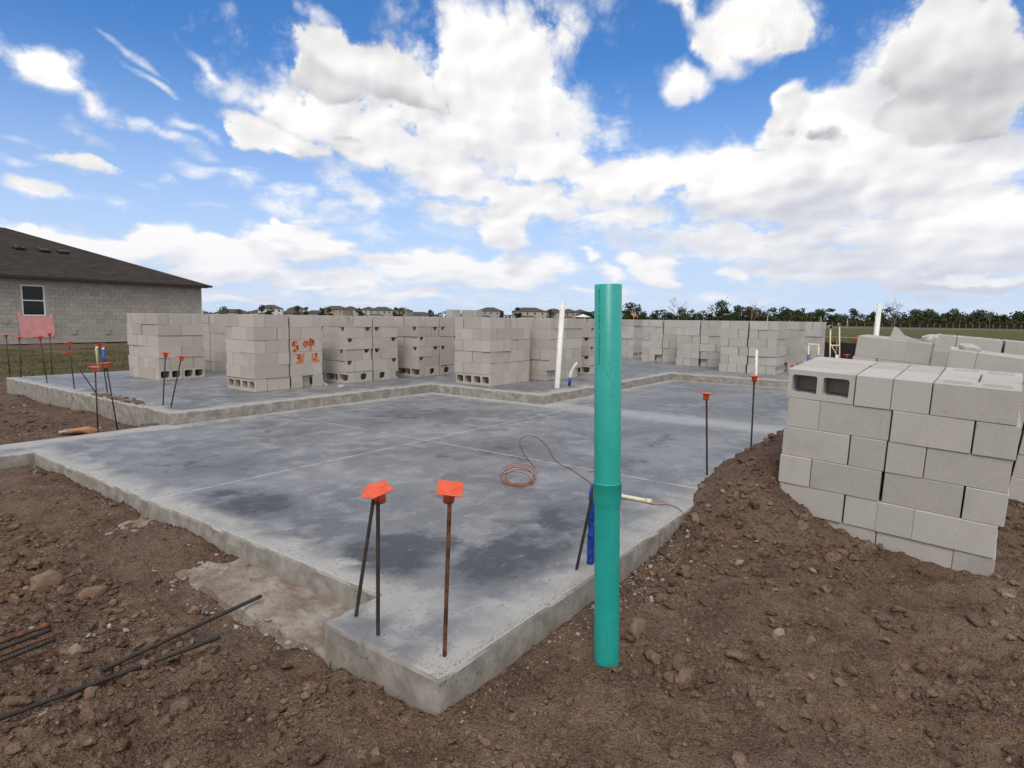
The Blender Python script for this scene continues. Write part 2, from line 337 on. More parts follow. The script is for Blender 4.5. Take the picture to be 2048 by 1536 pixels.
    sc = t.mixc(t.rng(runs, .35, .68), rgb(.205, .188, .160), rgb(.335, .315, .280))
    sc = t.mixc(t.m('MULTIPLY', honey, .75), sc, rgb(.05, .048, .045))
    low = t.rng(s[2], -.16, -.06, .35, 0)
    sc = t.mixc(low, sc, rgb(.22, .165, .125))
    col = t.mixc(side, col, sc)
    t.put(b.inputs['Base Color'], col)
    rgh = t.m('ADD', t.rng(n2, .3, .7, .42, .62), t.m('MULTIPLY', rim, .25))
    t.put(b.inputs['Roughness'], t.m('MAXIMUM', rgh, t.m('MULTIPLY', side, .85)))
    b.inputs['Specular IOR Level'].default_value = .5
    h = t.m('ADD', t.m('MULTIPLY', n3, .4), t.m('ADD', t.m('MULTIPLY', n4, .12), t.m('MULTIPLY', t.m('MULTIPLY', honey, side), -1.0)))
    bump(t, b, h, .45, .006)
    return m
MSL = slab_material('slab_concrete', False); MSU = slab_material('slab_concrete_upper', True)

def rough_concrete():
    m, t, b = material('rough_concrete'); p = t.n('ShaderNodeNewGeometry').outputs['Position']
    n = t.noise(p, 6, 6, .65); n2 = t.noise(p, 60, 4, .65)
    col = t.mixc(t.rng(n, .35, .65), rgb(.190, .138, .100), rgb(.330, .295, .255))
    t.put(b.inputs['Base Color'], t.mixc(t.m('MULTIPLY', t.rng(n2, .5, .75), .35), col, rgb(.2, .19, .175)))
    b.inputs['Roughness'].default_value = .92; bump(t, b, t.m('ADD', n, n2), .8, .012); return m
MRC = rough_concrete()

def soil_colour(t, p):
    s = t.xyz(p)
    n1 = t.noise(p, .8, 2, .6); n2 = t.noise(p, 5, 4, .65, .3); n3 = t.noise(p, 45, 3, .7); n4 = t.noise(p, 170, 1, .7)
    soil = t.mixc(t.rng(n2, .30, .70), rgb(.115, .068, .046), rgb(.215, .142, .100))
    soil = t.mixc(t.m('MULTIPLY', t.rng(n1, .48, .66), .45), soil, rgb(.230, .172, .130))
    soil = t.mixc(t.m('MULTIPLY', t.rng(t.noise(t.vm('ADD', p, (5, 5, 5)), 2.3, 3, .7), .58, .72), .5), soil, rgb(.235, .125, .060))
    # dragged, smeared soil right of the slab
    a = math.radians(-42)
    along = t.m('ADD', t.m('MULTIPLY', s[0], math.cos(a)), t.m('MULTIPLY', s[1], math.sin(a)))
    across = t.m('SUBTRACT', t.m('MULTIPLY', s[1], math.cos(a)), t.m('MULTIPLY', s[0], math.sin(a)))
    strk = t.noise(t.comb(t.m('MULTIPLY', along, 1.6), t.m('MULTIPLY', across, 13), 0.0), 1, 5, .65, .5)
    mk = t.m('MULTIPLY', t.rng(s[1], .5, 1.1, 1, 0), t.rng(n1, .3, .5))
    soil = t.mixc(t.m('MULTIPLY', t.m('MULTIPLY', t.rng(strk, .55, .70), mk), .55), soil, rgb(.30, .225, .172))
    soil = t.mixc(t.m('MULTIPLY', t.m('MULTIPLY', t.rng(strk, .30, .42, 1, 0), mk), .5), soil, rgb(.095, .058, .040))
    soil = t.mixc(t.m('MULTIPLY', t.rng(n3, .52, .70), .50), soil, rgb(.30, .222, .170))
    soil = t.mixc(t.m('MULTIPLY', t.rng(n4, .56, .70), .45), soil, rgb(.33, .26, .205))
    soil = t.mixc(t.m('MULTIPLY', t.rng(n4, .44, .32), .5), soil, rgb(.055, .034, .024))  # low grain darkened: crevice shade put into the soil colour
    soil = t.mixc(t.m('MULTIPLY', t.rng(n3, .30, .46, 1, 0), .62), soil, rgb(.070, .042, .029))  # the same painted crevice shade at the coarser grain
    pale = t.vor(p, 60); soil = t.mixc(t.m('MULTIPLY', t.rng(pale.outputs['Distance'], .08, .16, 1, 0), t.rng(n4, .5, .6)), soil, rgb(.34, .30, .26))
    return soil
def ground_material():
    m, t, b = material('bare_soil_and_grass'); p = t.n('ShaderNodeNewGeometry').outputs['Position']; s = t.xyz(p)
    n1 = t.noise(p, .8, 2, .6); n3 = t.noise(p, 45, 3, .7); n4 = t.noise(p, 170, 1, .7)
    soil = soil_colour(t, p)
    grass = t.mixc(t.rng(t.noise(p, 1.3, 6, .7), .35, .65), rgb(.058, .066, .020), rgb(.125, .105, .050))
    grass = t.mixc(t.rng(t.noise(p, .18, 4, .6), .45, .62), grass, rgb(.085, .092, .030))
    mow = t.noise(t.vm('MULTIPLY', p, (.05, .9, 1)), 1, 3)
    grass = t.mixc(t.m('MULTIPLY', t.rng(mow, .5, .7), .4), grass, rgb(.15, .12, .06))
    # grass starts beyond the disturbed ground
    gl = t.rng(t.m('ADD', s[1], t.m('MULTIPLY', t.m('SUBTRACT', n1, .5), 5)), 16.2, 18.5)
    hb = t.rng(t.m('ADD', s[1], t.m('MULTIPLY', t.m('SUBTRACT', n1, .5), 4)), 32.0, 34.0, 1, 0)
    bare = t.m('MULTIPLY', t.rng(s[1], 28, 31, 1, .0), 1.0)
    gl = t.m('MULTIPLY', gl, t.m('MAXIMUM', t.rng(t.noise(p, .55, 4, .65), .34, .56), t.rng(s[0], 30, 60)))
    gl = t.m('MULTIPLY', gl, t.m('MAXIMUM', hb, t.rng(s[0], 30, 60)))
    gr = t.rng(t.m('ADD', s[0], t.m('MULTIPLY', t.m('SUBTRACT', n1, .5), 6)), 36, 42)
    col = t.mixc(t.m('MAXIMUM', gl, gr), soil, grass)
    t.put(b.inputs['Base Color'], col); b.inputs['Roughness'].default_value = .95; b.inputs['Specular IOR Level'].default_value = .15
    cr = t.vor(p, 75, 0); bump(t, b, t.m('ADD', t.m('ADD', t.m('MULTIPLY', n3, 1.0), t.m('MULTIPLY', n4, .45)), t.m('MULTIPLY', cr.outputs['Distance'], -.45)), 1.0, .030)
    return m
MGR = ground_material()

def clod_material(name, c1, c2, c3):
    m, t, b = material(name); gi = t.n('ShaderNodeNewGeometry'); p = gi.outputs['Position']; r = gi.outputs['Random Per Island']
    n = t.noise(p, 50, 4, .65)
    col = t.mixc(r, c1, c2); col = t.mixc(t.rng(r, .90, .97), col, c3)
    col = t.mixc(t.m('MULTIPLY', t.rng(n, .4, .7), .45), col, rgb(*[v * 1.5 for v in c2[:3]]))
    t.put(b.inputs['Base Color'], col); b.inputs['Roughness'].default_value = .95; b.inputs['Specular IOR Level'].default_value = .15
    bump(t, b, n, .6, .006); return m
def soil_clod_material():
    m, t, b = material('soil_clods'); gi = t.n('ShaderNodeNewGeometry'); p = gi.outputs['Position']; r = gi.outputs['Random Per Island']
    col = t.mixc(1.0, soil_colour(t, p), t.mixc(r, rgb(.62, .61, .60), rgb(1.04, 1.04, 1.04)), 'MULTIPLY')
    col = t.mixc(t.m('MULTIPLY', t.rng(r, .985, .99), .5), col, rgb(.36, .31, .26))
    t.put(b.inputs['Base Color'], col); b.inputs['Roughness'].default_value = .96; b.inputs['Specular IOR Level'].default_value = .12
    bump(t, b, t.noise(p, 70, 2, .7), .9, .012); return m
MCL = soil_clod_material()
MRB = clod_material('concrete_rubble', rgb(.20, .175, .15), rgb(.31, .285, .255), rgb(.36, .34, .31))
MRK = clod_material('field_rock', rgb(.155, .100, .070), rgb(.195, .130, .092), rgb(.2, .15, .11))
MRO = clod_material('orange_rock', rgb(.30, .15, .075), rgb(.36, .19, .10), rgb(.36, .19, .10))

def pipe_material():
    m, t, b = material('green_pvc'); tc = t.n('ShaderNodeTexCoord').outputs['Object']; s = t.xyz(tc)
    st = t.noise(t.vm('MULTIPLY', tc, (60, 60, 2.2)), 1, 4, .6); n = t.noise(tc, 9, 5, .65)
    col = t.mixc(t.rng(n, .3, .7), rgb(.012, .315, .265), rgb(.018, .365, .310))
    col = t.mixc(t.m('MULTIPLY', t.rng(st, .62, .74), .35), col, rgb(.02, .20, .175))
    sc = t.m('MULTIPLY', t.rng(t.noise(t.vm('MULTIPLY', tc, (70, 70, 22)), 1, 3, .6), .66, .74), t.rng(t.noise(tc, 5.5, 2), .56, .64))
    col = t.mixc(t.m('MULTIPLY', sc, .75), col, rgb(.02, .06, .055))
    dust = t.m('MULTIPLY', t.rng(s[2], .25, .0), t.rng(n, .3, .7))
    col = t.mixc(t.m('MULTIPLY', dust, .35), col, rgb(.16, .12, .09))
    t.put(b.inputs['Base Color'], col); t.put(b.inputs['Roughness'], t.rng(n, .3, .7, .34, .5)); bump(t, b, st, .05, .002); return m
MGP = pipe_material()
M_INK = plain('black_print', (.02, .05, .05), .6)
def rebar_material(name, c1, c2):
    m, t, b = material(name); tc = t.n('ShaderNodeTexCoord').outputs['Object']; oi = t.n('ShaderNodeObjectInfo').outputs['Random']
    n = t.noise(t.vm('ADD', tc, t.vm('SCALE', (3, 5, 7), None, oi)), 14, 5, .65)
    col = t.mixc(t.rng(n, .38, .68), c1, c2)
    t.put(b.inputs['Base Color'], col); b.inputs['Roughness'].default_value = .62; b.inputs['Metallic'].default_value = .35
    bump(t, b, t.noise(tc, 120, 3), .4, .002); return m
MRE = rebar_material('dark_rebar', rgb(.030, .026, .024), rgb(.075, .048, .034))
MRR = rebar_material('rusty_rebar', rgb(.055, .030, .020), rgb(.23, .085, .030))
def cap_material():
    m, t, b = material('orange_plastic'); tc = t.n('ShaderNodeTexCoord').outputs['Object']; oi = t.n('ShaderNodeObjectInfo').outputs['Random']
    n = t.noise(t.vm('ADD', tc, t.vm('SCALE', (3, 5, 7), None, oi)), 22, 6, .7)
    col = t.mixc(t.rng(n, .35, .65), rgb(.64, .072, .020), rgb(.74, .115, .040))
    col = t.mixc(t.m('MULTIPLY', t.rng(n, .60, .75), .4), col, rgb(.75, .36, .25))
    t.put(b.inputs['Base Color'], col); b.inputs['Roughness'].default_value = .48; bump(t, b, n, .1, .002); return m
MCP = cap_material()
MWP = plain('white_pvc', (.72, .71, .67), .4, 0, 8, .1)
MCR = plain('cream_cpvc', (.66, .60, .42), .42, 0, 8, .08)
MBL = plain('blue_sleeve', (.012, .075, .33), .45, 0, 20, .3, .3)
MTP = plain('blue_plastic_wrap', (.008, .055, .30), .32, 0, 34, .5, 1.0)
MCU = plain('copper_wire', (.30, .115, .065), .45, .6, 12, .3)
MBK = plain('black_plastic', (.015, .015, .017), .5)
MMT = plain('bright_metal', (.55, .57, .60), .3, .9)
MGL = plain('window_glass', (.010, .014, .015), .05, 0, 0, spec=.28)
MWF = plain('white_vinyl', (.74, .73, .72), .45, 0, 5, .05)
MWD = plain('raw_timber', (.34, .20, .12), .8, 0, 6, .2)
MPK = plain('pink_sheet', (.66, .29, .29), .75, 0, 2.2, .12, .1)
MYE = plain('yellow_paint', (.55, .42, .05), .8, 0, 20, .3)
MSF = plain('black_geotextile', (.012, .012, .014), .9, 0, 3, .3, .4)
MFA = plain('black_fascia', (.020, .018, .017), .6)
MGS = plain('glazing_seal', (.30, .31, .30), .7)

def shingles():
    m, t, b = material('asphalt_shingles'); tc = t.n('ShaderNodeTexCoord').outputs['Object']
    br = t.n('ShaderNodeTexBrick'); t.put(br.inputs['Vector'], tc)
    br.inputs['Scale'].default_value = 1; br.inputs['Brick Width'].default_value = .42; br.inputs['Row Height'].default_value = .17
    br.inputs['Mortar Size'].default_value = .006; br.inputs['Color1'].default_value = rgb(.026, .021, .018); br.inputs['Color2'].default_value = rgb(.066, .050, .040)
    br.inputs['Mortar'].default_value = rgb(.018, .016, .015); br.inputs['Bias'].default_value = -.1
    n = t.noise(tc, 5, 5, .7); col = t.mixc(.4, br.outputs['Color'], t.mixc(n, rgb(.022, .019, .017), rgb(.056, .044, .037)))
    t.put(b.inputs['Base Color'], col); b.inputs['Roughness'].default_value = .95; b.inputs['Specular IOR Level'].default_value = .2
    bump(t, b, br.outputs['Fac'], .5, .01); return m
MSH = shingles()
def wall_block_material():
    m, t, b = material('house_block'); oi = t.n('ShaderNodeObjectInfo').outputs['Random']; gi = t.n('ShaderNodeNewGeometry'); p = gi.outputs['Position']
    n = t.noise(p, .9, 5, .65); n2 = t.noise(p, 7, 4, .65)
    r = t.m('ADD', t.m('MULTIPLY', oi, .5), t.m('ADD', t.m('MULTIPLY', n, .5), t.m('MULTIPLY', n2, .4)))
    col = t.mixc(t.rng(r, .35, 1.0), rgb(.295, .275, .243), rgb(.365, .342, .305))
    t.put(b.inputs['Base Color'], col); b.inputs['Roughness'].default_value = .95; bump(t, b, t.noise(p, 30, 4), .4, .004); return m
MWB = wall_block_material()
MMO = plain('mortar', (.305, .285, .252), .95, 0, 3, .12, coords='Generated')
def foliage(name, c1, c2, c3):
    m, t, b = material(name); gi = t.n('ShaderNodeNewGeometry'); r = gi.outputs['Random Per Island']
    oi = t.n('ShaderNodeObjectInfo').outputs['Random']
    col = t.mixc(r, c1, c2); col = t.mixc(t.rng(oi, .6, 1.0, 0, .6), col, c3)
    t.put(b.inputs['Base Color'], col); b.inputs['Roughness'].default_value = .8; b.inputs['Specular IOR Level'].default_value = .2; return m
MLF = foliage('leaves_dark', rgb(.016, .028, .010), rgb(.050, .072, .024), rgb(.065, .062, .030))
MLO = foliage('leaves_olive', rgb(.040, .050, .018), rgb(.090, .095, .038), rgb(.075, .085, .03))
MLB = foliage('leaves_brown', rgb(.060, .040, .024), rgb(.115, .075, .042), rgb(.16, .07, .035))
MTG = foliage('tall_grass', rgb(.10, .070, .028), rgb(.23, .165, .08), rgb(.16, .12, .06))
MSG = foliage('short_grass', rgb(.050, .060, .018), rgb(.105, .105, .038), rgb(.14, .11, .05))
MTR = plain('bark', (.075, .060, .048), .9, 0, 4, .3)
MBT = plain('bare_bark', (.19, .165, .14), .9, 0, 4, .2)
HW = [plain('stucco_cream', (.42, .38, .31), .9), plain('stucco_grey', (.33, .33, .32), .9), plain('stucco_tan', (.34, .29, .22), .9), plain('stucco_white', (.55, .54, .52), .9)]
MHR = plain('far_roof', (.070, .058, .050), .95, 0, 2, .2)
MHWd = plain('far_window', (.04, .045, .05), .2)
MOS = plain('orange_sign', (.75, .20, .03), .5)
MCAR = plain('white_car_paint', (.70, .71, .73), .2, 0)
MTY = plain('tyre_rubber', (.02, .02, .02), .8)
def spray():
    m, t, b = material('orange_spray'); p = t.n('ShaderNodeNewGeometry').outputs['Position']
    b.inputs['Base Color'].default_value = rgb(.80, .155, .03); b.inputs['Roughness'].default_value = .75
    n = t.noise(p, 55, 4, .7); t.put(b.inputs['Alpha'], t.rng(n, .32, .56, .25, .95)); return m
MSPR = spray()

# ---------------------------------------------------------------- mesh helpers
def mesh_np(name, verts, faces, mat=None, smooth=False):
    verts = np.asarray(verts, np.float32); faces = np.asarray(faces, np.int32)
    me = bpy.data.meshes.new(name); k = faces.shape[1]
    me.vertices.add(len(verts)); me.vertices.foreach_set('co', verts.ravel())
    me.loops.add(faces.size); me.loops.foreach_set('vertex_index', faces.ravel())
    me.polygons.add(len(faces)); me.polygons.foreach_set('loop_start', np.arange(0, faces.size, k, dtype=np.int32))
    me.polygons.foreach_set('loop_total', np.full(len(faces), k, np.int32))
    if smooth: me.polygons.foreach_set('use_smooth', np.ones(len(faces), bool))
    me.update(calc_edges=True)
    if mat: me.materials.append(mat)
    return me
def obj(name, me, parent=None, mat=None):
    o = bpy.data.objects.new(name, me); COL.objects.link(o)
    if parent is not None: o.parent = parent
    if mat is not None and me is not None and not me.materials: me.materials.append(mat)
    return o
def thing(name, label, cat, loc=(0, 0, 0), rot=(0, 0, 0), group=None):
    o = bpy.data.objects.new(name, None); o.empty_display_size = .1; COL.objects.link(o)
    o.location = V(loc); o.rotation_euler = rot
    return tag(o, label, cat, group)
def tag(o, label, cat, group=None, kind=None):
    o['label'] = label; o['category'] = cat
    if group: o['group'] = group
    if kind: o['kind'] = kind
    return o
def struct(o, kind='structure'): o['kind'] = kind; return o
class PM:                                   # collects shapes, makes one mesh
    def __init__(s): s.b = bmesh.new()
    def box(s, a, c, bevel=0):
        vs = [s.b.verts.new((x, y, z)) for x in (a[0], c[0]) for y in (a[1], c[1]) for z in (a[2], c[2])]
        fs = [s.b.faces.new([vs[i] for i in f]) for f in ((0, 1, 3, 2), (4, 6, 7, 5), (0, 4, 5, 1), (2, 3, 7, 6), (0, 2, 6, 4), (1, 5, 7, 3))]
        if bevel:
            es = list({e for f in fs for e in f.edges})
            bmesh.ops.bevel(s.b, geom=es, offset=bevel, segments=1, affect='EDGES', profile=.5)
        return s
    def tube(s, pts, r, n=8, caps=True):
        pts = [Vector(p) for p in pts]; rr = r if hasattr(r, '__len__') else [r] * len(pts); rings = []
        t0 = (pts[1] - pts[0]).normalized(); ref = Vector((0, 0, 1)) if abs(t0.z) < .9 else Vector((1, 0, 0))
        nx = t0.cross(ref).normalized()
        for i, p in enumerate(pts):
            t = (pts[min(i + 1, len(pts) - 1)] - pts[max(i - 1, 0)]).normalized()
            nx = (nx - t * nx.dot(t)).normalized(); ny = t.cross(nx)
            rings.append([s.b.verts.new(p + (nx * math.cos(2 * math.pi * k / n) + ny * math.sin(2 * math.pi * k / n)) * rr[i]) for k in range(n)])
        for a, c in zip(rings, rings[1:]):
            for k in range(n):
                f = s.b.faces.new((a[k], a[(k + 1) % n], c[(k + 1) % n], c[k])); f.smooth = True
        if caps: s.b.faces.new(rings[0][::-1]); s.b.faces.new(rings[-1])
        return s
    def poly(s, pts): s.b.faces.new([s.b.verts.new(p) for p in pts]); return s
    def mesh(s, name, mat=None):
        bmesh.ops.recalc_face_normals(s.b, faces=s.b.faces)
        me = bpy.data.meshes.new(name); s.b.to_mesh(me); s.b.free()
        if mat: me.materials.append(mat)
        return me
    def build(s, name, mat, parent=None): return obj(name, s.mesh(name, mat), parent)

# value noise on a lattice
_tab = RNG.random((256, 256)).astype(np.float32)
def vnoise(x, y):
    xi = np.floor(x).astype(int); yi = np.floor(y).astype(int); fx = x - xi; fy = y - yi
    fx = fx * fx * (3 - 2 * fx); fy = fy * fy * (3 - 2 * fy)
    a = _tab[xi & 255, yi & 255]; b = _tab[(xi + 1) & 255, yi & 255]; c = _tab[xi & 255, (yi + 1) & 255]; d = _tab[(xi + 1) & 255, (yi + 1) & 255]
    return (a * (1 - fx) + b * fx) * (1 - fy) + (c * (1 - fx) + d * fx) * fy - .5
def fbm(x, y, f, o, gain=.5):
    r = 0; a = 1
    for i in range(o):
        r = r + a * vnoise(x * f + 17.3 * i, y * f + 5.1 * i); f *= 2.03; a *= gain
    return r

# ---------------------------------------------------------------- foundation
LOWER = [(1.53, 1.43), (13.1, 1.43), (13.1, 5.2), (7.85, 5.2), (7.85, 7.52), (1.53, 7.55), (1.53, 6.9), (1.855, 6.9), (1.855, 2.12), (1.53, 2.10)]
UPPER = [(3.33, 7.38), (7.69, 7.38), (7.69, 5.05), (12.85, 5.05), (12.85, 1.40), (20.5, 1.40), (20.5, 13.56), (3.33, 13.56)]
def in_poly(poly, x, y):
    ins = np.zeros(np.shape(x), bool); n = len(poly)
    for i in range(n):
        x1, y1 = poly[i]; x2, y2 = poly[(i + 1) % n]
        if y1 == y2: continue
        c = ((y1 > y) != (y2 > y)) & (x < (x2 - x1) * (y - y1) / (y2 - y1) + x1); ins ^= c
    return ins
def ground_z(x, y):
    x = np.asarray(x, float); y = np.asarray(y, float)
    r = np.hypot(x, y)
    z = np.full(x.shape, -.150)
    z += .050 * fbm(x, y, .7, 3) * np.clip(r / 2, .4, 2)
    # heap of spoil right of the slab, rising behind the leaning pallet
    z += .52 * np.exp(-((x - 5.55) / 1.10) ** 2 - ((y - 1.02) / .58) ** 2)
    z += .22 * np.exp(-((x - 4.35) / .50) ** 2 - ((y - 1.12) / .36) ** 2)
    z += .30 * np.exp(-((x - 7.6) / 1.6) ** 2 - ((y - .5) / .70) ** 2)
    z += .06 * np.exp(-((x - 3.7) / .5) ** 2 - ((y - .55) / .4) ** 2)
    # small ring of soil at the green pipe and the hole behind it
    z += .045 * np.exp(-(((x - 2.10) / .16) ** 2 + ((y - .98) / .18) ** 2)) - .10 * np.exp(-(((x - 2.36) / .10) ** 2 + ((y - 1.02) / .08) ** 2))
    # left: spoil beyond the garage recess, and soil drawn over the footing
    z += .07 * np.exp(-((x - .55) / .35) ** 2 - ((y - 4.3) / 1.2) ** 2) + .05 * np.exp(-((x - .75) / .3) ** 2 - ((y - 2.7) / .5) ** 2)
    z -= .045 * np.exp(-((x - 1.44) / .10) ** 2 - ((y - 2.5) / .55) ** 2)
    z += .055 * np.exp(-((x - 1.62) / .22) ** 2 - ((y - 3.75) / .42) ** 2) + .050 * np.exp(-((x - 1.66) / .20) ** 2 - ((y - 5.15) / .55) ** 2) - .03 * np.exp(-((x - 1.7) / .2) ** 2 - ((y - 4.5) / .25) ** 2)
    # triangle of backfill beside the upper slab
    z += .15 * np.exp(-((y - 7.7) / .5) ** 2) * (y > 7.4) * (x < 3.6) + .14 * np.exp(-((x - 1.9) / .9) ** 2 - ((y - 10.6) / 2.2) ** 2)
    # the lot falls a little to the field, silt pile at its far edge
    z -= .12 * np.clip((r - 14) / 20, 0, 1)
    z += .55 * np.exp(-((x - 25) / 1.5) ** 2 - ((y - 12.9) / 2.0) ** 2)
    near = np.exp(-(r / 9) ** 2)
    lump = np.clip(.68 + 1.3 * fbm(x + 3, y + 8, .9, 2), .15, 1.3)
    z += near * lump * (.060 * fbm(x, y, 3.1, 4, .6) + .062 * np.abs(fbm(x + 9, y, 8, 4, .65)) - .012)
    a = math.radians(-42); al = x * math.cos(a) + y * math.sin(a); ac = y * math.cos(a) - x * math.sin(a)
    z += near * np.clip((1.1 - y) / .6, 0, 1) * .035 * fbm(al * 1.0, ac * 6, 1.3, 4, .6)
    z += near * lump * (.024 * fbm(x, y, 26, 2) + .016 * np.abs(fbm(x, y + 5, 17, 2)))
    z += .25 * fbm(x, y, .02, 2) * np.clip((r - 60) / 200, 0, 1)
    inl = in_poly(LOWER, x, y); inu = in_poly(UPPER, x, y)
    sp = z.copy()
    z = np.where(inl & (sp < .006), -.35, z)
    z = np.where(inu & (sp < ZU + .006), -.35, z)
    # keep the soil below the rim right at the edges so that the form faces show
    return z
def axis(lo0, lo, hi, hi1, step):
    mid = np.arange(lo, hi, step); a = []; s = step; x = lo
    while x > lo0: s *= 1.13; x -= s; a.append(x)
    b = []; s = step; x = mid[-1]
    while x < hi1: s *= 1.13; x += s; b.append(x)
    return np.concatenate([a[::-1], mid, b])
gx = axis(-2500, .0, 7.0, 3500, .0165); gy = axis(-2500, -1.9, 7.9, 3500, .0185)
GX, GY = np.meshgrid(gx, gy, indexing='ij'); GZ = ground_z(GX, GY)
ni, nj = GX.shape; idx = np.arange(ni * nj).reshape(ni, nj)
gme = mesh_np('ground', np.stack([GX, GY, GZ], -1).reshape(-1, 3), np.stack([idx[:-1, :-1], idx[1:, :-1], idx[1:, 1:], idx[:-1, 1:]], -1).reshape(-1, 4), MGR, True)
struct(obj('ground', gme))

def slab_mesh(name, poly, ztop, zbot, mat, rough=.004, seed=0, rr=.010):
    pts = []; n = len(poly)
    for i in range(n):
        a = np.array(poly[i]); c = np.array(poly[(i + 1) % n]); L = np.linalg.norm(c - a); d = (c - a) / L
        k = max(2, int(L / .05))
        for j in range(k):
            sgm = L * j / k; p = a + d * sgm
            nr = np.array([d[1], -d[0]])
            pull = rr * (math.exp(-sgm / .02) + math.exp(-(L - sgm) / .02)) * .5
            pts.append((p, nr, pull))
    b = bmesh.new(); rings = []
    prof = [(-.016, 0), (-.004, -.006), (0.002, -.020), (.003, -.07), (.004, -.12), (.006, zbot - ztop)]
    for li, (off, dz) in enumerate(prof):
        ring = []
        for k, (p, nr, pull) in enumerate(pts):
            nz = rough * (2.2 * float(vnoise(np.float64(p[0] * 9 + seed), np.float64(p[1] * 9 + li * 1.7))) + 1.6 * float(vnoise(np.float64(p[0] * 31 + seed), np.float64(p[1] * 31 + li * 3.1))))
            qq = p + nr * (off + nz - pull)
            ring.append(b.verts.new((qq[0], qq[1], ztop + dz + (nz * .6 if li in (1, 2) else 0))))
        rings.append(ring)
    for r1, r2 in zip(rings, rings[1:]):
        for k in range(len(r1)):
            b.faces.new((r1[k], r1[(k + 1) % len(r1)], r2[(k + 1) % len(r1)], r2[k]))
    es = [b.edges.get((rings[0][k], rings[0][(k + 1) % len(rings[0])])) for k in range(len(rings[0]))]
    bmesh.ops.triangle_fill(b, edges=es, use_beauty=True)
    bmesh.ops.recalc_face_normals(b, faces=b.faces)
    me = bpy.data.meshes.new(name); b.to_mesh(me); b.free(); me.materials.append(mat); return me
fnd = thing('concrete_foundation', 'grey poured concrete house foundation on two levels with a recessed garage edge', 'foundation')
obj('lower_slab', slab_mesh('lower_slab', LOWER, 0, -.5, MSL, .0030, 3), fnd)
obj('upper_slab', slab_mesh('upper_slab', UPPER, ZU, -.5, MSU, .0030, 8), fnd)
# rough footing left exposed in the garage recess
fx0 = []
for vv in np.arange(2.06, 6.95, .03): fx0.append((1.535 + .035 * float(fbm(np.float64(vv), np.float64(2.), 2.6, 4, .6)), vv))
FOOT = [(1.9, 7.0), *fx0[::-1], (1.9, 2.0)]
FOOT = FOOT[::-1]
b = bmesh.new(); nu = 26
foot_rows = []
for (u0, vv) in fx0:
    row = []
    for k in range(nu):
        u = u0 + (1.95 - u0) * k / (nu - 1)
        z = -.140 + .022 * float(fbm(np.float64(u), np.float64(vv), 9, 4, .65)) - (.012 if k == 0 else 0)
        row.append(b.verts.new((u, vv, z)))
    lowv = b.verts.new((u0 - .02 + .02 * float(vnoise(np.float64(vv * 20), np.float64(1.))), vv, -.30)); foot_rows.append([lowv] + row)
for r1, r2 in zip(foot_rows, foot_rows[1:]):
    for k in range(nu): b.faces.new((r1[k], r1[k + 1], r2[k + 1], r2[k]))
bmesh.ops.recalc_face_normals(b, faces=b.faces)
me = bpy.data.meshes.new('footing'); b.to_mesh(me); b.free(); me.materials.append(MRC); obj('footing', me, fnd)

# ---------------------------------------------------------------- soil clods, rubble, rocks
def ico(sub):
    b = bmesh.new(); bmesh.ops.create_icosphere(b, subdivisions=sub, radius=1)
    v = np.array([x.co[:] for x in b.verts], np.float32); f = np.array([[y.index for y in x.verts] for x in b.faces], np.int32); b.free(); return v, f
ICO = {1: ico(1), 2: ico(2), 3: ico(3)}
def clod_shapes(sub, n):
    out = []
    for _ in range(n):
        v, f = ICO[sub]; v = v.copy()
        for _k in range(9):                                   # shave with random planes: angular lumps
            d = RNG.normal(size=3); d /= np.linalg.norm(d); h = RNG.uniform(.40, .80)
            ex = np.maximum(v @ d - h, 0); v -= ex[:, None] * d
        s1, s2, s3 = RNG.uniform(0, 50, 3)                    # crumbly skin
        for fq, am in ((1.6, .34), (3.7, .22), (8.0, .13)):
            nn = vnoise(v[:, 0] * fq + s1, v[:, 1] * fq + s2) + vnoise(v[:, 1] * fq + s3, v[:, 2] * fq + s1)
            v *= (1 + am * nn)[:, None]
        out.append((v.astype(np.float32), f))
    return out
CS = {1: clod_shapes(1, 8), 2: clod_shapes(2, 6), 3: clod_shapes(3, 5)}
def scatter_mesh(name, P, R, mat, subs, flat=.75):
    Vs, Fs, o = [], [], 0
    for p, r, sb in zip(P, R, subs):
        v, f = CS[sb][RNG.integers(len(CS[sb]))]
        a, c = RNG.uniform(0, 6.28, 2); ca, sa, cc, sc = math.cos(a), math.sin(a), math.cos(c), math.sin(c)
        Rm = np.array([[ca, -sa, 0], [sa, ca, 0], [0, 0, 1]]) @ np.array([[1, 0, 0], [0, cc, -sc], [0, sc, cc]])
        sv = (v * RNG.uniform(.65, 1.25, 3)) @ Rm.T * r; sv[:, 2] *= flat
        Vs.append(sv + p); Fs.append(f + o); o += len(v)
    return mesh_np(name, np.concatenate(Vs), np.concatenate(Fs), mat, False)
def sample(n, rmin, rmax, pw, fov=.86):
    rr = rmin * (rmax / rmin) ** (RNG.random(n) ** pw); th = YAW + RNG.uniform(-fov, fov, n)
    x = rr * np.cos(th); y = rr * np.sin(th); z = ground_z(x, y); ok = z > -.3
    infoot = (x > 1.3) & (x < 1.85) & (y > 2.1) & (y < 6.9)
    ok &= ~(infoot & (RNG.random(n) < .75))
    return np.stack([x, y, z], -1)[ok], rr[ok]
P, rr = sample(110000, 1.3, 13, 1.05)
dens = .5 + fbm(P[:, 0], P[:, 1], 1.3, 3) * 1.6
dens += (P[:, 0] < 1.3) * .25 - np.clip((.9 - P[:, 1]) / .8, 0, 1) * .28 * (P[:, 0] < 4)
keep = RNG.random(len(P)) < np.clip(dens, .10, 1); P = P[keep]; rr = rr[keep]
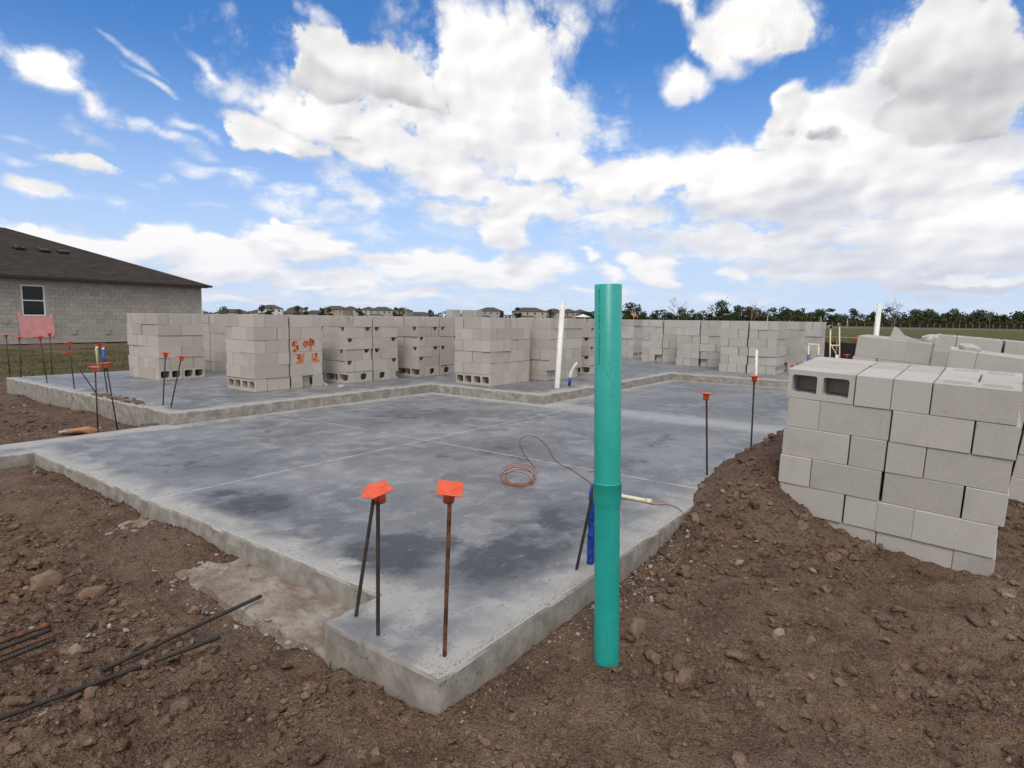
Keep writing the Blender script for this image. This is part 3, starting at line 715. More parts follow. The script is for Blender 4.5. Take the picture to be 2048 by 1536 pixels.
size = .0036 * (1 - RNG.random(len(P))) ** (-.46); size = np.minimum(size, .034) * np.clip(rr / 2.6, .75, 2.2)
size = np.minimum(size, .045)
subs = np.where(size > .022, 3, np.where(size > .009, 2, 1))
P[:, 2] += size * .22
struct(tag(obj('soil_clods', scatter_mesh('soil_clods', P, size, MCL, subs)), 'loose brown soil clods scattered over the bare ground', 'soil'), 'stuff')
# larger clods on the heap and to the left
P, rr = sample(2600, 1.4, 12, .8)
k = (P[:, 1] > 2.2) & (P[:, 0] < 1.4) | (P[:, 1] < 1.8) & (P[:, 0] > 3.3) | (RNG.random(len(P)) < .22)
P = P[k]; size = RNG.uniform(.015, .038, len(P)) * np.where(RNG.random(len(P)) < .08, 1.7, 1); P[:, 2] += size * .05
struct(tag(obj('large_clods', scatter_mesh('large_clods', P, size, MCL, np.full(len(P), 3))), 'fist sized lumps of brown clay lying on the spoil', 'soil'), 'stuff')
# grey concrete crumbs along the slab and the footing
Q = []
for _ in range(1100):
    c = RNG.random()
    if c < .30: x, y = RNG.normal(3.3, .35), 1.43 - abs(RNG.normal(0, .16))
    elif c < .42: x, y = RNG.uniform(1.5, 3.9), 1.40 - abs(RNG.normal(0, .05))
    elif c < .62: x, y = RNG.normal(1.48, .05), RNG.uniform(2.1, 3.6)
    elif c < .70: x, y = RNG.normal(.95, .12), RNG.normal(3.1, .22)
    elif c < .80: x, y = RNG.normal(1.78, .06), RNG.uniform(2.2, 6.8)
    else: x, y = RNG.normal(2.5, .6), 7.62 + abs(RNG.normal(0, .45))
    Q.append((x, y))
Q = np.array(Q); z = ground_z(Q[:, 0], Q[:, 1]); foot = (Q[:, 0] > 1.25) & (Q[:, 0] < 1.85) & (Q[:, 1] > 2.1) & (Q[:, 1] < 6.9)
z = np.where(foot, np.maximum(z, -.138), z); ok = z > -.3; Q = Q[ok]; z = z[ok]
size = .0038 * (1 - RNG.random(len(Q))) ** (-.42); size = np.minimum(size, .018)
# crumbs stuck to the rough rim of the slab
ext = []
for _ in range(1500):
    c = RNG.random(); o_ = abs(RNG.normal(0, .022)) + .004
    if c < .34: e_ = (RNG.uniform(1.535, 2.6), 1.435 + o_)
    elif c < .62: e_ = (1.535 + o_ * 1.6, RNG.uniform(1.44, 2.09))
    elif c < .80: e_ = (RNG.uniform(2.6, 4.0), 1.435 + o_)
    else: e_ = (1.858 + o_ * .7, RNG.uniform(2.15, 6.8))
    ext.append(e_)
Q = np.concatenate([Q, np.array(ext)]); z = np.concatenate([z, np.full(len(ext), -.0005)]); size = np.concatenate([size, RNG.uniform(.0012, .0036, len(ext))])
struct(tag(obj('concrete_crumbs', scatter_mesh('concrete_crumbs', np.column_stack([Q, z + size * .3]), size, MRB, np.where(size > .014, 2, 1))), 'grey concrete crumbs spilled along the slab edges', 'rubble'), 'stuff')
Q = []
for _ in range(520):
    f_ = RNG.random(); px_s = 190 + 95 * f_ + RNG.normal(0, 8); py_s = 789 + 20 * f_ + RNG.normal(0, 2.0 + 3 * f_)
    Q.append(g(px_s, py_s, ZU))
Q = np.array(Q); Q = Q[in_poly(UPPER, Q[:, 0] - .02, Q[:, 1])]; size = .006 * (1 - RNG.random(len(Q))) ** (-.42); size = np.minimum(size, .030); Q[:, 2] = ZU + size * .15
struct(tag(obj('soil_spill', scatter_mesh('soil_spill', Q, size * 1.5, MCL, np.where(size > .012, 2, 1), .45)), 'soil spilled along the edge of the upper slab', 'soil'), 'stuff')
def rock(px, py, z, r, label, mat, sq=(1, 1, 1), rot=0., cat='rock', name='rock'):
    p = g(px, py, z); v, f = CS[3][RNG.integers(5)]
    vv = v * np.array(sq) * r
    a = rot; vv = vv @ np.array([[math.cos(a), -math.sin(a), 0], [math.sin(a), math.cos(a), 0], [0, 0, 1]]).T
    me = mesh_np(name, vv, f, mat, False); o = obj(name, me); o.location = V((p[0], p[1], float(ground_z(p[0], p[1])) if z < -.05 else z)) + Vector((0, 0, r * sq[2] * .35))
    return tag(o, label, cat)
rock(1272, 1262, -.15, .080, 'flat dark brown rock wedged against the foot of the green pipe', MRK, (1.25, .70, .75), .3)
rock(1310, 1300, -.15, .034, 'smaller brown stone beside the hole at the green pipe', MRK)
rock(1303, 1195, -.13, .024, 'pale grey concrete chunk between the slab edge and the green pipe', MRB, cat='chunk', name='concrete_chunk')
rock(165, 866, 0.0, .10, 'orange tan rock on the edge of the lower slab', MRO, (1.4, .7, .75), -.3)
rock(128, 868, 0.0, .05, 'dark grey stone left of the orange rock on the slab edge', MRB)
rock(385, 1218, -.15, .035, 'round pale stone on the churned soil left of the footing', MRK)
rock(85, 1175, -.13, .085, 'large brown clay boulder on the spoil left of the footing', MRK, (1.2, .8, .9), .4)
rock(180, 1190, -.13, .060, 'low brown clay lump beside the large boulder', MRK, (1.5, .8, .7), .1)
rock(1450, 1000, -.0, .05, 'rounded brown clod at the toe of the spoil heap by the slab', MRK)

# ---------------------------------------------------------------- concrete blocks
BL, BW, BH = .394, .193, .1932
def evaluated(base, cutters):
    ob = bpy.data.objects.new('tmp', base); COL.objects.link(ob); tmp = [ob]
    for c in cutters:
        co = bpy.data.objects.new('cut', c); COL.objects.link(co); tmp.append(co)
        md = ob.modifiers.new('b', 'BOOLEAN'); md.operation = 'DIFFERENCE'; md.solver = 'EXACT'; md.object = co
    dg = bpy.context.evaluated_depsgraph_get(); dg.update()
    me = bpy.data.meshes.new_from_object(ob.evaluated_get(dg))
    for o in tmp: bpy.data.objects.remove(o, do_unlink=True)
    return me
def rrect(cx, hx, hy, r, n):
    pts = []
    for (sx, sy, a0) in ((1, 1, 0), (-1, 1, 90), (-1, -1, 180), (1, -1, 270)):
        for k in range(n + 1):
            a = math.radians(a0 + 90 * k / n); pts.append((cx + sx * (hx - r) + r * math.cos(a), sy * (hy - r) + r * math.sin(a)))
    return pts
def prism(pts, z0, z1, s1=1.0, cx=0):
    b = bmesh.new(); lo = [b.verts.new((p[0], p[1], z0)) for p in pts]; hi = [b.verts.new((cx + (p[0] - cx) * s1, p[1] * s1, z1)) for p in pts]
    b.faces.new(lo[::-1]); b.faces.new(hi)
    for k in range(len(pts)): b.faces.new((lo[k], lo[(k + 1) % len(pts)], hi[(k + 1) % len(pts)], hi[k]))
    bmesh.ops.recalc_face_normals(b, faces=b.faces)
    me = bpy.data.meshes.new('c'); b.to_mesh(me); b.free(); return me
def block_mesh(name, mat, seg=1, notch=False, closed=0, L=BL, H=BH):
    base = PM().box((-L / 2, -BW / 2, -H / 2), (L / 2, BW / 2, H / 2), .0035).mesh('b')
    cut = []
    if closed == 2:                                   # shallow slots over closed cores
        for sx in (-1, 1):
            for k in (-1, 0, 1): cut.append(PM().box((sx * .0905 - .066, k * .042 - .011, H / 2 - .014), (sx * .0905 + .066, k * .042 + .011, H)).mesh('c'))
    elif L > .3 and not closed:
        for sx in (-1, 1): cut.append(prism(rrect(sx * .0925, .078, .063, .018, seg), -H, H, .95, sx * .0925))
        if notch:
            for sx in (-1, 1):
                pr_ = [(-.060, .1), (.060, .1), (.060, H / 2 - .012), (.040, H / 2 - .066), (-.040, H / 2 - .066), (-.060, H / 2 - .012)]
                b = bmesh.new(); A = [b.verts.new((sx * .13, p[0], p[1])) for p in pr_]; B = [b.verts.new((sx * .25, p[0], p[1])) for p in pr_]
                b.faces.new(A); b.faces.new(B[::-1])
                for k in range(6): b.faces.new((A[k], B[k], B[(k + 1) % 6], A[(k + 1) % 6]))
                bmesh.ops.recalc_face_normals(b, faces=b.faces); me = bpy.data.meshes.new('n'); b.to_mesh(me); b.free(); cut.append(me)
    me = evaluated(base, cut) if cut else base
    me.name = name; me.materials.clear(); me.materials.append(mat); return me
BLK = {}
for nm, mt in (('w', MB_), ('g', MBG)):
    BLK[nm] = block_mesh('block', mt); BLK[nm + 'n'] = block_mesh('notched_block', mt, notch=True); BLK[nm + 'h'] = block_mesh('half_height_block', mt, L=.2, H=.094)
    BLK[nm + 'f'] = block_mesh('block_fine', mt, seg=4)
    BLK[nm + 's'] = block_mesh('closed_block', mt, closed=1); BLK[nm + 't'] = block_mesh('slotted_block', mt, closed=2)
PB = .1988; ROWH = .1945
T1 = [(1, .5, 'x'), (1, 3.5, 'x'), (.5, 2, 'y'), (1.5, 2, 'y'), (2.5, 1, 'y'), (2.5, 3, 'y')]
T2 = [(.5, 1, 'y'), (.5, 3, 'y'), (2, .5, 'x'), (2, 1.5, 'x'), (2, 2.5, 'x'), (2, 3.5, 'x')]
def Rz(a): return Matrix.Rotation(a, 4, 'Z')
def stack(label, origin, along='u', rows=6, kind='w', notch=False, halves=(0, 1), gap=.022, jit=1.0, start=0, core_row=True, matrix=None, skip=(), seed=0, fine=False, group='block stacks set out on the slab', name='block_stack', calm=(), lay_top=(), solid_top=False):
    rnd = random.Random(seed)
    e = thing(name, label, 'block stack', origin, group=group)
    if matrix is not None: e.matrix_world = matrix
    elif along == 'v': e.rotation_euler = (0, 0, -math.pi / 2)
    bm_ = BLK[kind + ('n' if notch else '')]
    if fine: bm_ = BLK[kind + 'f']
    for k in range(rows):
        core = core_row and k == 0
        for hf in halves:
            sx = rnd.gauss(0, .007 * jit); sy = rnd.gauss(0, .006 * jit); srz = rnd.gauss(0, .008 * jit)
            if (k, hf) in calm: sx = sy = srz = 0
            lay = []
            if core: lay = [(i + .5, j, 'c') for i in range(3) for j in (1, 3)]
            else: lay = T1 if (k + start) % 2 else T2
            for bi, (cx, cy, ax) in enumerate(lay):
                if (k, hf, bi) in skip: continue
                x = cx * PB
                if hf: x = 6 * PB + gap - x
                y = cy * PB; z = k * ROWH + BH / 2 + .001
                j = 0 if (k, hf) in calm else jit
                x += sx + rnd.gauss(0, .0034 * j); y += sy + rnd.gauss(0, .0034 * j)
                R_ = Rz(srz + rnd.gauss(0, .006 * j))
                if ax == 'y': R_ = R_ @ Rz(math.pi / 2)
                elif ax == 'c':
                    fl = 1 if (int(cx) + hf) % 2 else -1
                    R_ = R_ @ Matrix.Rotation(fl * math.pi / 2, 4, 'Y') @ Rz(math.pi / 2)
                if (k, hf, bi) in lay_top: R_ = Matrix.Rotation(math.pi / 2, 4, 'X')
                if core and not notch and rnd.random() < .16 and cy == 1:
                    for q_ in (0, 1):
                        o = obj('half_height_block', BLK[kind + 'h'], e); o.matrix_local = Matrix.Translation((x, y - .1 * PB, k * ROWH + .048 + q_ * .0965 + .001)) @ Rz(math.pi / 2)
                        o2 = obj('half_height_block', BLK[kind + 'h'], e); o2.matrix_local = Matrix.Translation((x, y - .1 * PB + .2, k * ROWH + .048 + q_ * .0965 + .001)) @ Rz(math.pi / 2)
                        o.scale = o2.scale = (.97, 1, 1)
                    continue
                bm2 = bm_
                if solid_top and k == rows - 1 and (k, hf, bi) not in lay_top: bm2 = BLK[kind + ('t' if ax == 'x' and hf else 's')]
                o = obj('block', bm2, e); o.matrix_local = Matrix.Translation((x, y, z)) @ R_
    return e
# along 'u': origin is the near left corner on the slab; along 'v': origin is the corner with the largest v
sB = stack('block stack marked with orange spray paint, next to the rebar corner', (5.03, 8.47, ZU), seed=1, calm=((2, 1), (3, 1), (4, 1)), start=1)
stack('block stack nearest the neighbouring house, behind the row of capped rebar', (4.85, 12.37, ZU), 'v', seed=2)
stack('block stack half hidden behind the orange marked stack', (6.42, 13.05, ZU), 'v', seed=3)
stack('notched lintel block stack between the orange marked stack and another notched one', (6.70, 8.46, ZU), notch=True, seed=4, start=1)
stack('notched lintel block stack partly hidden by the stack at the inner slab corner', (8.36, 8.38, ZU), notch=True, seed=5, start=1)
stack('block stack beside the inner corner of the step, core holes facing the rebar', (8.05, 6.37, ZU), seed=6, gap=.004)
stack('block stack directly behind the tall leaning white pipe', (9.50, 6.10, ZU), seed=7, gap=.006, start=1)
stack('notched lintel block stack next to the green pipe, beyond the white pipe', (11.20, 6.20, ZU), notch=True, seed=8)
stack('grey block stack just right of the green pipe beside the open gap', (17.15, 9.22, ZU), 'v', kind='g', seed=9)
stack('grey block stack on the far side of the open gap by the driveway', (16.15, 7.26, ZU), 'v', kind='g', seed=10, start=1)
stack('grey block stack in the middle of the diagonal row behind the far step', (15.20, 5.88, ZU), 'v', kind='g', seed=11)
stack('grey block stack closest to the far step, with core holes at its foot', (14.05, 4.40, ZU), 'v', kind='g', seed=12, start=1)
stack('grey block stack standing close behind the one at the far step', (15.45, 4.25, ZU), 'v', kind='g', seed=13)
stack('farthest grey block stack, at the outer end of the slab by the pipe frames', (17.60, 4.15, ZU), 'v', kind='g', seed=14, start=1)
stack('grey block stack carrying three loose blocks on its top, behind the notched stacks', (11.6, 10.4, ZU), kind='g', seed=15)
for i, (x, y, a) in enumerate(((11.80, 10.55, .15), (12.40, 10.52, -.1), (12.65, 10.50, .25))):
    o = obj('loose_block', BLK['g']); o.location = (x, y, ZU + 6 * ROWH + BH / 2 + .002); o.rotation_euler = (0, 0, a)
    tag(o, ('loose grey block lying alone on the far stack, apart from a touching pair', 'loose grey block of the touching pair on the far stack, beside the lone one', 'loose grey block of the touching pair on the far stack, away from the lone one')[i], 'block', 'loose blocks on the far stack')

# leaning pallets in the spoil: frames found from the survey
def frame(o, yaw, tilt, lean):
    s = np.array([math.sin(yaw), -math.cos(yaw), 0]); z = np.array([0, 0, 1.]); n = np.cross(s, z)
    s2 = s * math.cos(tilt) + z * math.sin(tilt); z2 = -s * math.sin(tilt) + z * math.cos(tilt)
    z3 = z2 * math.cos(lean) + n * math.sin(lean); n3 = n * math.cos(lean) - z2 * math.sin(lean)
    return np.array(o), s2, z3, -n3
def leaning(o_top, yaw, tilt, lean, rows):
    o, s, z, d = frame(o_top, yaw, tilt, lean); base = o - z * rows * ROWH
    m = Matrix.Identity(4)
    for i in range(3): m[i][0] = s[i]; m[i][1] = d[i]; m[i][2] = z[i]; m[i][3] = base[i]
    return m
mM = leaning((4.300, .893, 1.000), -.049, -.041, .060, 6)
sM = stack('big leaning block stack sunk in the soil heap, one top block showing two holes', (0, 0, 0), rows=6, kind='g', core_row=False, matrix=mM, seed=21, jit=.7, fine=True, gap=.006, start=0, group='leaning stacks in the spoil', lay_top=((5, 0, 0),), solid_top=True)
mN = leaning((6.54, .786, 1.187), .0, -.096, 0, 6)
stack('leaning block stack behind the big one, topped with broken block pieces', (0, 0, 0), rows=6, kind='g', halves=(0,), core_row=False, matrix=mN, seed=22, jit=.9, fine=True, start=0, solid_top=True, group='leaning stacks in the spoil')
mO = leaning((6.43, .058, 1.091), .0, -.119, 0, 6)
stack('leaning block stack right of the broken pieces, open cores on its top', (0, 0, 0), rows=6, kind='g', core_row=False, matrix=mO, seed=23, jit=.9, fine=True, start=1, solid_top=True, group='leaning stacks in the spoil')
mP = leaning((8.3, .22, 1.185), .0, -.08, 0, 6)
stack('leaning block stack hidden but for its top course, beyond the broken pieces', (0, 0, 0), rows=6, kind='g', core_row=False, matrix=mP, seed=24, jit=.9, start=1, group='leaning stacks in the spoil')
# broken pieces
def shard(loc, rot, size, label, mat=MBG, name='broken_block', seed=0):
    r = random.Random(seed); b = bmesh.new()
    n = 9; top = []; bot = []
    for k in range(n):
        a = 2 * math.pi * k / n; rr_ = r.uniform(.6, 1.0)
        x, y = size[0] * .5 * rr_ * math.cos(a), size[1] * .5 * rr_ * math.sin(a)
        top.append(b.verts.new((x, y, size[2] * r.uniform(.55, 1.0)))); bot.append(b.verts.new((x * r.uniform(.9, 1.1), y * r.uniform(.9, 1.1), 0)))
    c = b.verts.new((r.uniform(-.1, .1) * size[0], 0, size[2] * r.uniform(.8, 1.2)))
    for k in range(n):
        b.faces.new((top[k], top[(k + 1) % n], c)); b.faces.new((bot[k], bot[(k + 1) % n], top[(k + 1) % n], top[k]))
    b.faces.new(bot[::-1]); bmesh.ops.recalc_face_normals(b, faces=b.faces)
    me = bpy.data.meshes.new(name); b.to_mesh(me); b.free(); me.materials.append(mat)
    o = obj(name, me); o.location = V(loc); o.rotation_euler = rot; return tag(o, label, 'broken block')
def on(m, x, y, rows=6, dz=.0): return m @ Vector((x, y, rows * ROWH + dz))
# a split face shell standing like a fin on the second leaning stack
b = PM(); b.b.free(); b.b = bmesh.new()
A = [(0, 0, .0), (.02, 0, .115), (.06, .0, .10), (.11, .0, .045), (.24, .0, .004), (.2, 0, 0)]
fr = [b.b.verts.new(p) for p in A]; bk = [b.b.verts.new((p[0], p[1] + .045, p[2])) for p in A]
b.b.faces.new(fr); b.b.faces.new(bk[::-1])
for k in range(6): b.b.faces.new((fr[k], fr[(k + 1) % 6], bk[(k + 1) % 6], bk[k]))
o = b.build('broken_block', MBG); o.matrix_world = mN @ Matrix.Translation((.26, .16, 6 * ROWH + .002)) @ Rz(.1) @ Matrix.Rotation(-.12, 4, 'X')
tag(o, 'broken block shell standing up like a fin on the leaning stack', 'broken block')
shard(on(mN, .56, .40, dz=.0), (.0, -.10, .2), (.32, .16, .07), 'flat broken block piece lying between the two leaning stacks', seed=3)
shard(on(mN, .60, .24, dz=-.02), (.0, -.14, .5), (.16, .14, .09), 'small lumpy broken block piece beside the standing shell', seed=4)
shard(on(mO, .14, .22, dz=.0), (.05, -.10, .3), (.26, .17, .055), 'thin broken block flake on the stack with open cores', seed=5)
pB = g(642, 771, ZU)
o = shard((pB[0], pB[1] + .06, ZU + .03), (.35, .55, -.5), (.30, .20, .07), 'broken block half leaning at the foot of the orange marked stack', MB_, seed=6)
pB = g(684, 774, ZU); shard((pB[0], pB[1], ZU), (0, 0, .2), (.20, .10, .04), 'flat broken block flake on the slab before the notched stack', MB_, seed=7)

# orange spray: strokes on the faces of the stack (local x right, z up on the front face)
def stroke(pm, pts, w_=.02):
    for (a, c) in zip(pts, pts[1:]):
        a = Vector(a); c = Vector(c); d = (c - a); n = Vector((-d.y, d.x)).normalized() * w_ * .5; e = d.normalized() * w_ * .3
        pm.poly([(p.x, 0, p.y) for p in (a - e + n, a - e - n, c + e - n, c + e + n)])
for glyph in ([([(.115, .165), (.055, .155), (.04, .115), (.12, .09), (.125, .05), (.07, .02), (.05, .03)], .030)],
              [([(.235, .12), (.255, .16), (.30, .155), (.305, .11), (.26, .085), (.235, .12)], .024)],
              [([(.36, .03), (.365, .20), (.42, .17), (.42, .12), (.355, .105)], .028), ([(.30, .15), (.43, .16)], .022)],
              [([(.10, -.04), (.16, -.05), (.165, -.08), (.12, -.095), (.17, -.12), (.155, -.165), (.10, -.165)], .026)],
              [([(.235, -.03), (.205, -.17)], .024)], [([(.40, -.04), (.395, -.15)], .022)], [([(.44, -.05), (.475, -.04), (.47, -.09), (.43, -.14), (.52, -.15)], .026)]):
    pm = PM()
    for pts_, wd_ in glyph: stroke(pm, pts_, wd_ * 1.35)
    sp_ = pm.build('spray_mark', MSPR, sB); sp_.location = (3 * PB + .022, -.0045, 3 * ROWH)
    sp_['label'] = 'orange spray painted letter'

# ---------------------------------------------------------------- rebar with caps
CAPP = PM().box((-.048, -.048, -.004), (.048, .048, .004), .003).mesh('plate', MCP)
def collar_mesh():
    pm = PM(); pm.tube([(0, 0, -.058), (0, 0, -.02), (0, 0, -.012), (0, 0, -.003)], [.0215, .024, .028, .036], 16); return pm.mesh('collar', MCP)
COLM = collar_mesh()
def rod_mesh(L, r, ribs):
    pm = PM()
    if ribs:
        n = int(L / .0115); pts = []; rad = []
        for k in range(n + 1):
            z = L * k / n
            pts += [(0, 0, z - .0028), (0, 0, z), (0, 0, z + .0028)] if 0 < k < n else [(0, 0, z)]; rad += [r, r * 1.16, r] if 0 < k < n else [r]
        pm.tube(pts, rad, 10)
    else: pm.tube([(0, 0, 0), (0, 0, L)], r, 8)
    return pm.mesh('rod', MRE)
def rebar(base, top, label, cap=True, ribs=False, tiltcap=(0, 0, 0), r=.0078, mat=None, grp_='capped rebar dowels', sink=.05, capd=0.):
    b_ = V(base); t_ = V(top); d = t_ - b_; L = d.length
    e = thing('rebar', label, 'rebar', b_, group=grp_); e.rotation_euler = d.to_track_quat('Z', 'Y').to_euler()
    o = obj('rod', rod_mesh(L + sink, r, ribs), e); o.location = (0, 0, -sink)
    if mat: o.data.materials[0] = mat
    if cap:
        c = obj('safety_cap', CAPP, e); c.location = (0, 0, L + .006 + capd)
        inv = e.rotation_euler.to_matrix().inverted()
        R_ = Matrix.Rotation(tiltcap[2], 3, 'Z'); T_ = Matrix.Rotation(tiltcap[0], 3, V(HR)) @ Matrix.Rotation(tiltcap[1], 3, V(HF))
        c.rotation_euler = (inv @ T_ @ R_).to_euler()
        obj('collar', COLM, c)
    return e
def rb(bx, by, bz, tx, ty, label, cap=True, dd=0, **kw):
    bs = g(bx, by, bz); return rebar(bs, at(tx, ty, depth(bs) + dd), label, cap, **kw)
R_ = math.radians
rb(712, 1232, 0, 749, 985, 'capped rebar dowel leaning against the upright one at the near slab corner', ribs=True, tiltcap=(R_(22), R_(-6), R_(28)), dd=.05, capd=.0)
rb(756, 1270, 0, 756, 982, 'upright capped rebar dowel touching its leaning neighbour at the near slab corner', ribs=True, tiltcap=(R_(18), R_(-8), R_(70)))
rb(889, 1312, 0, 900, 980, 'rusty capped rebar dowel standing alone at the tip of the near slab corner', ribs=True, tiltcap=(R_(17), R_(8), R_(38)), mat=MRR)
rb(1153, 1139, 0, 1190, 965, 'uncapped rebar dowel leaning on the blue wrapped pipe behind the green pipe', False, ribs=True)
L_ = [(20, 752, ZU, 12, 670, 'capped rebar at the far outer corner of the upper slab'), (42, 755, ZU, 39, 674, 'capped rebar second from the far outer corner of the upper slab'),
 (94.5, 766, ZU, 80, 674, 'capped rebar leaning outward along the upper slab side'), (104.6, 748, ZU, 99.4, 667, 'capped rebar on the grass side of the upper slab before the pink sheet'),
 (149, 778, ZU, 138, 686, 'tall capped rebar crossed by a slanted one at the upper slab side'), (192, 786, ZU, 136, 706, 'steeply slanted capped rebar crossing a tall one at the upper slab side'),
 (215, 785, ZU, 200, 689, 'capped rebar with tilted cap in front of the cream and blue pipes'), (196, 861, 0, 190, 735, 'capped rebar rising from the lower slab edge, left of its pair'),
 (235, 858, 0, 212, 727, 'capped rebar rising from the lower slab edge, right of its pair'), (326, 811, ZU, 331, 706, 'upright capped rebar at the honeycombed corner of the upper slab'),
 (342, 814, ZU, 363, 713, 'slanted capped rebar at the honeycombed corner of the upper slab')]
TC = [(0, 0, 45), (0, 0, 40), (2, -9, 45), (0, 3, 45), (0, -22, 50), (4, -20, 40), (2, -18, 45), (0, 4, 45), (0, -3, 42), (0, 0, 45), (-2, 3, 45)]
for a, c in zip(L_, TC): rb(*a, tiltcap=tuple(R_(v) for v in c))
rb(1414, 950, 0, 1413, 788, 'capped rebar standing at the toe of the spoil heap', ribs=True, tiltcap=(0, R_(6), R_(40)))
rb(1501, 915, 0, 1509, 753, 'tall capped rebar in the soil beside the leaning block stack', ribs=True, tiltcap=(0, 0, R_(45)))
rb(1692, 760, ZU, 1694, 710, 'capped rebar seen over the leaning stack near the pipe frames', tiltcap=(0, 0, R_(45)))
rb(1648, 765, ZU, 1647, 722, 'short capped rebar between the two pipe frames', tiltcap=(0, 0, R_(45)))
rb(1585, 762, ZU, 1585, 731, 'short capped rebar in front of the grey stack with core holes', tiltcap=(0, 0, R_(45)))
rb(1712, 745, ZU, 1712, 677, 'capped rebar half hidden behind the leaning stack with broken pieces', tiltcap=(0, 0, R_(45)))
rb(266.5, 737, ZU, 266.5, 674, 'thin bare stake standing on the grass behind the upper slab', False, r=.009, grp_=None)

# loose bars on the soil
def bar(pts, label, mat, r=.0085, name='loose_rebar', group=None):
    a, c = V(pts[0]), V(pts[-1]); L = (c - a).length
    e = thing(name, label, 'rebar', a, group=group); e.rotation_euler = (c - a).to_track_quat('Z', 'Y').to_euler()
    o = obj('rod', rod_mesh(L, r, True), e); o.data.materials[0] = mat
    return e
def gz(x, y, zz, up=.01): p = g(x, y, zz); return np.array([p[0], p[1], zz])
def on_soil(x, y, lift):
    z = -.12
    for _ in range(12): p = g(x, y, z); z = .5 * z + .5 * (max(float(ground_z(p[0], p[1])), -.2) + lift)
    return g(x, y, z)
bar([on_soil(205, 1340, .02), on_soil(522, 1192, .085)], 'black loose rebar with its raised end over the footing', MRE)
bar([on_soil(-90, 1470, .055), on_soil(440, 1274, .075)], 'longer black loose rebar lying across the soil', MRE)
for i, (x0, y0, x1, y1, mt, lb) in enumerate(((-130, 1330, 100, 1249, MRR, 'topmost brown rebar of the rusty bundle'), (-130, 1346, 101, 1259, MRE, 'dark grey rebar in the middle of the rusty bundle'), (-130, 1361, 108, 1270, MRR, 'bright rust orange rebar of the bundle'), (-130, 1373, 111, 1277, MRE, 'lowest dark rebar of the rusty bundle'))):
    bar([on_soil(x0, y0, .075), on_soil(x1, y1, .075)], lb, mt, .0095, group='rusty rebar bundle')

# ---------------------------------------------------------------- green sewer pipe
pb = np.array([2.201, 1.100, -.30]); gp = thing('sewer_pipe', 'tall green plastic sewer pipe standing in the soil beside the slab corner', 'pipe', pb)
top = at(1216.5, 569, depth(pb) + .0); ax = V(top) - V(g(1213, 1318, -.12)); ax = ax.normalized()
gp.location = V(g(1213, 1318, -.12)) - ax * .18
gp.rotation_euler = ax.to_track_quat('Z', 'Y').to_euler()
Lp = (V(top) - gp.location).length
zs = (V(at(1215, 1010, depth(pb))) - gp.location).length; ze = (V(at(1215, 964, depth(pb))) - gp.location).length
RP = .0535
def lathe(name, prof, n, mat, parent):
    b = bmesh.new(); rg = [[b.verts.new((r * math.cos(2 * math.pi * k / n), r * math.sin(2 * math.pi * k / n), z)) for k in range(n)] for r, z in prof]
    for a, c in zip(rg, rg[1:]):
        for k in range(n):
            f = b.faces.new((a[k], a[(k + 1) % n], c[(k + 1) % n], c[k])); f.smooth = True
    bmesh.ops.recalc_face_normals(b, faces=b.faces)
    me = bpy.data.meshes.new(name); b.to_mesh(me); b.free(); me.materials.append(mat); return obj(name, me, parent)
lathe('lower_pipe', [(RP * .965, -.1), (RP * .965, zs - .004)], 48, MGP, gp)
lathe('bell_socket', [(RP * .965, zs - .012), (RP * .975, zs - .002), (RP * 1.05, zs + .016), (RP * 1.075, zs + .024), (RP * 1.075, ze - .004), (RP * 1.105, ze - .002), (RP * 1.105, ze + .003), (RP * 1.02, ze + .003), (RP * .99, ze - .02)], 48, MGP, gp)
lathe('upper_pipe', [(RP, ze - .02), (RP, Lp - .0015), (RP - .0015, Lp), (RP - .0055, Lp), (RP - .006, Lp - .0015), (RP - .006, Lp - .6)], 48, MGP, gp)
def wrap_text(body, size, zt, ang, horizontal=False):
    cu = bpy.data.curves.new('t', 'FONT'); cu.body = body; cu.size = size; cu.resolution_u = 1
    o = bpy.data.objects.new('t', cu); COL.objects.link(o)
    dg = bpy.context.evaluated_depsgraph_get(); dg.update(); me = bpy.data.meshes.new_from_object(o.evaluated_get(dg))
    bpy.data.objects.remove(o, do_unlink=True); rr_ = RP + .0005
    for v in me.vertices:
        x, y = v.co.x, v.co.y
        if horizontal: a = ang + x / rr_; z = zt + y
        else: a = ang + y / rr_; z = zt - x
        v.co = (rr_ * math.cos(a), rr_ * math.sin(a), z)
    me.materials.clear(); me.materials.append(M_INK); return me
inv = gp.rotation_euler.to_matrix().inverted()
left_dir = inv @ (V(-HR) * .80 - V(HF) * .60); aL = math.atan2(left_dir.y, left_dir.x)
tm = obj('printed_text', wrap_text('4IN SDR 26  PVC SEWER PIPE  TYPE PSM  ASTM D3034', .0125, Lp - .02, aL), gp); tm['label'] = 'black printed lettering down the pipe'
# scuffs of black on the pipe
b = bmesh.new(); rs = random.Random(4)
fdir = inv @ V(-HF); aF = math.atan2(fdir.y, fdir.x)
for _ in range(46):
    zc = rs.choice([Lp - .40, Lp - .43, Lp - .37, .30, .26, Lp - .2]) + rs.gauss(0, .025); a0 = aF + rs.gauss(-.15, .18); hh = rs.uniform(.003, .012); ww = rs.uniform(.008, .03); tl = rs.gauss(0, .05)
    vs = [b.verts.new(((RP + .0004) * math.cos(a0 + dx), (RP + .0004) * math.sin(a0 + dx), zc + dz)) for dx, dz in ((0, 0), (ww, .001), (ww + tl, hh), (tl * .7, hh * .8))]
    b.faces.new(vs)
bmesh.ops.recalc_face_normals(b, faces=b.faces)
me = bpy.data.meshes.new('scuff_marks'); b.to_mesh(me); b.free(); me.materials.append(M_INK); obj('scuff_marks', me, gp)

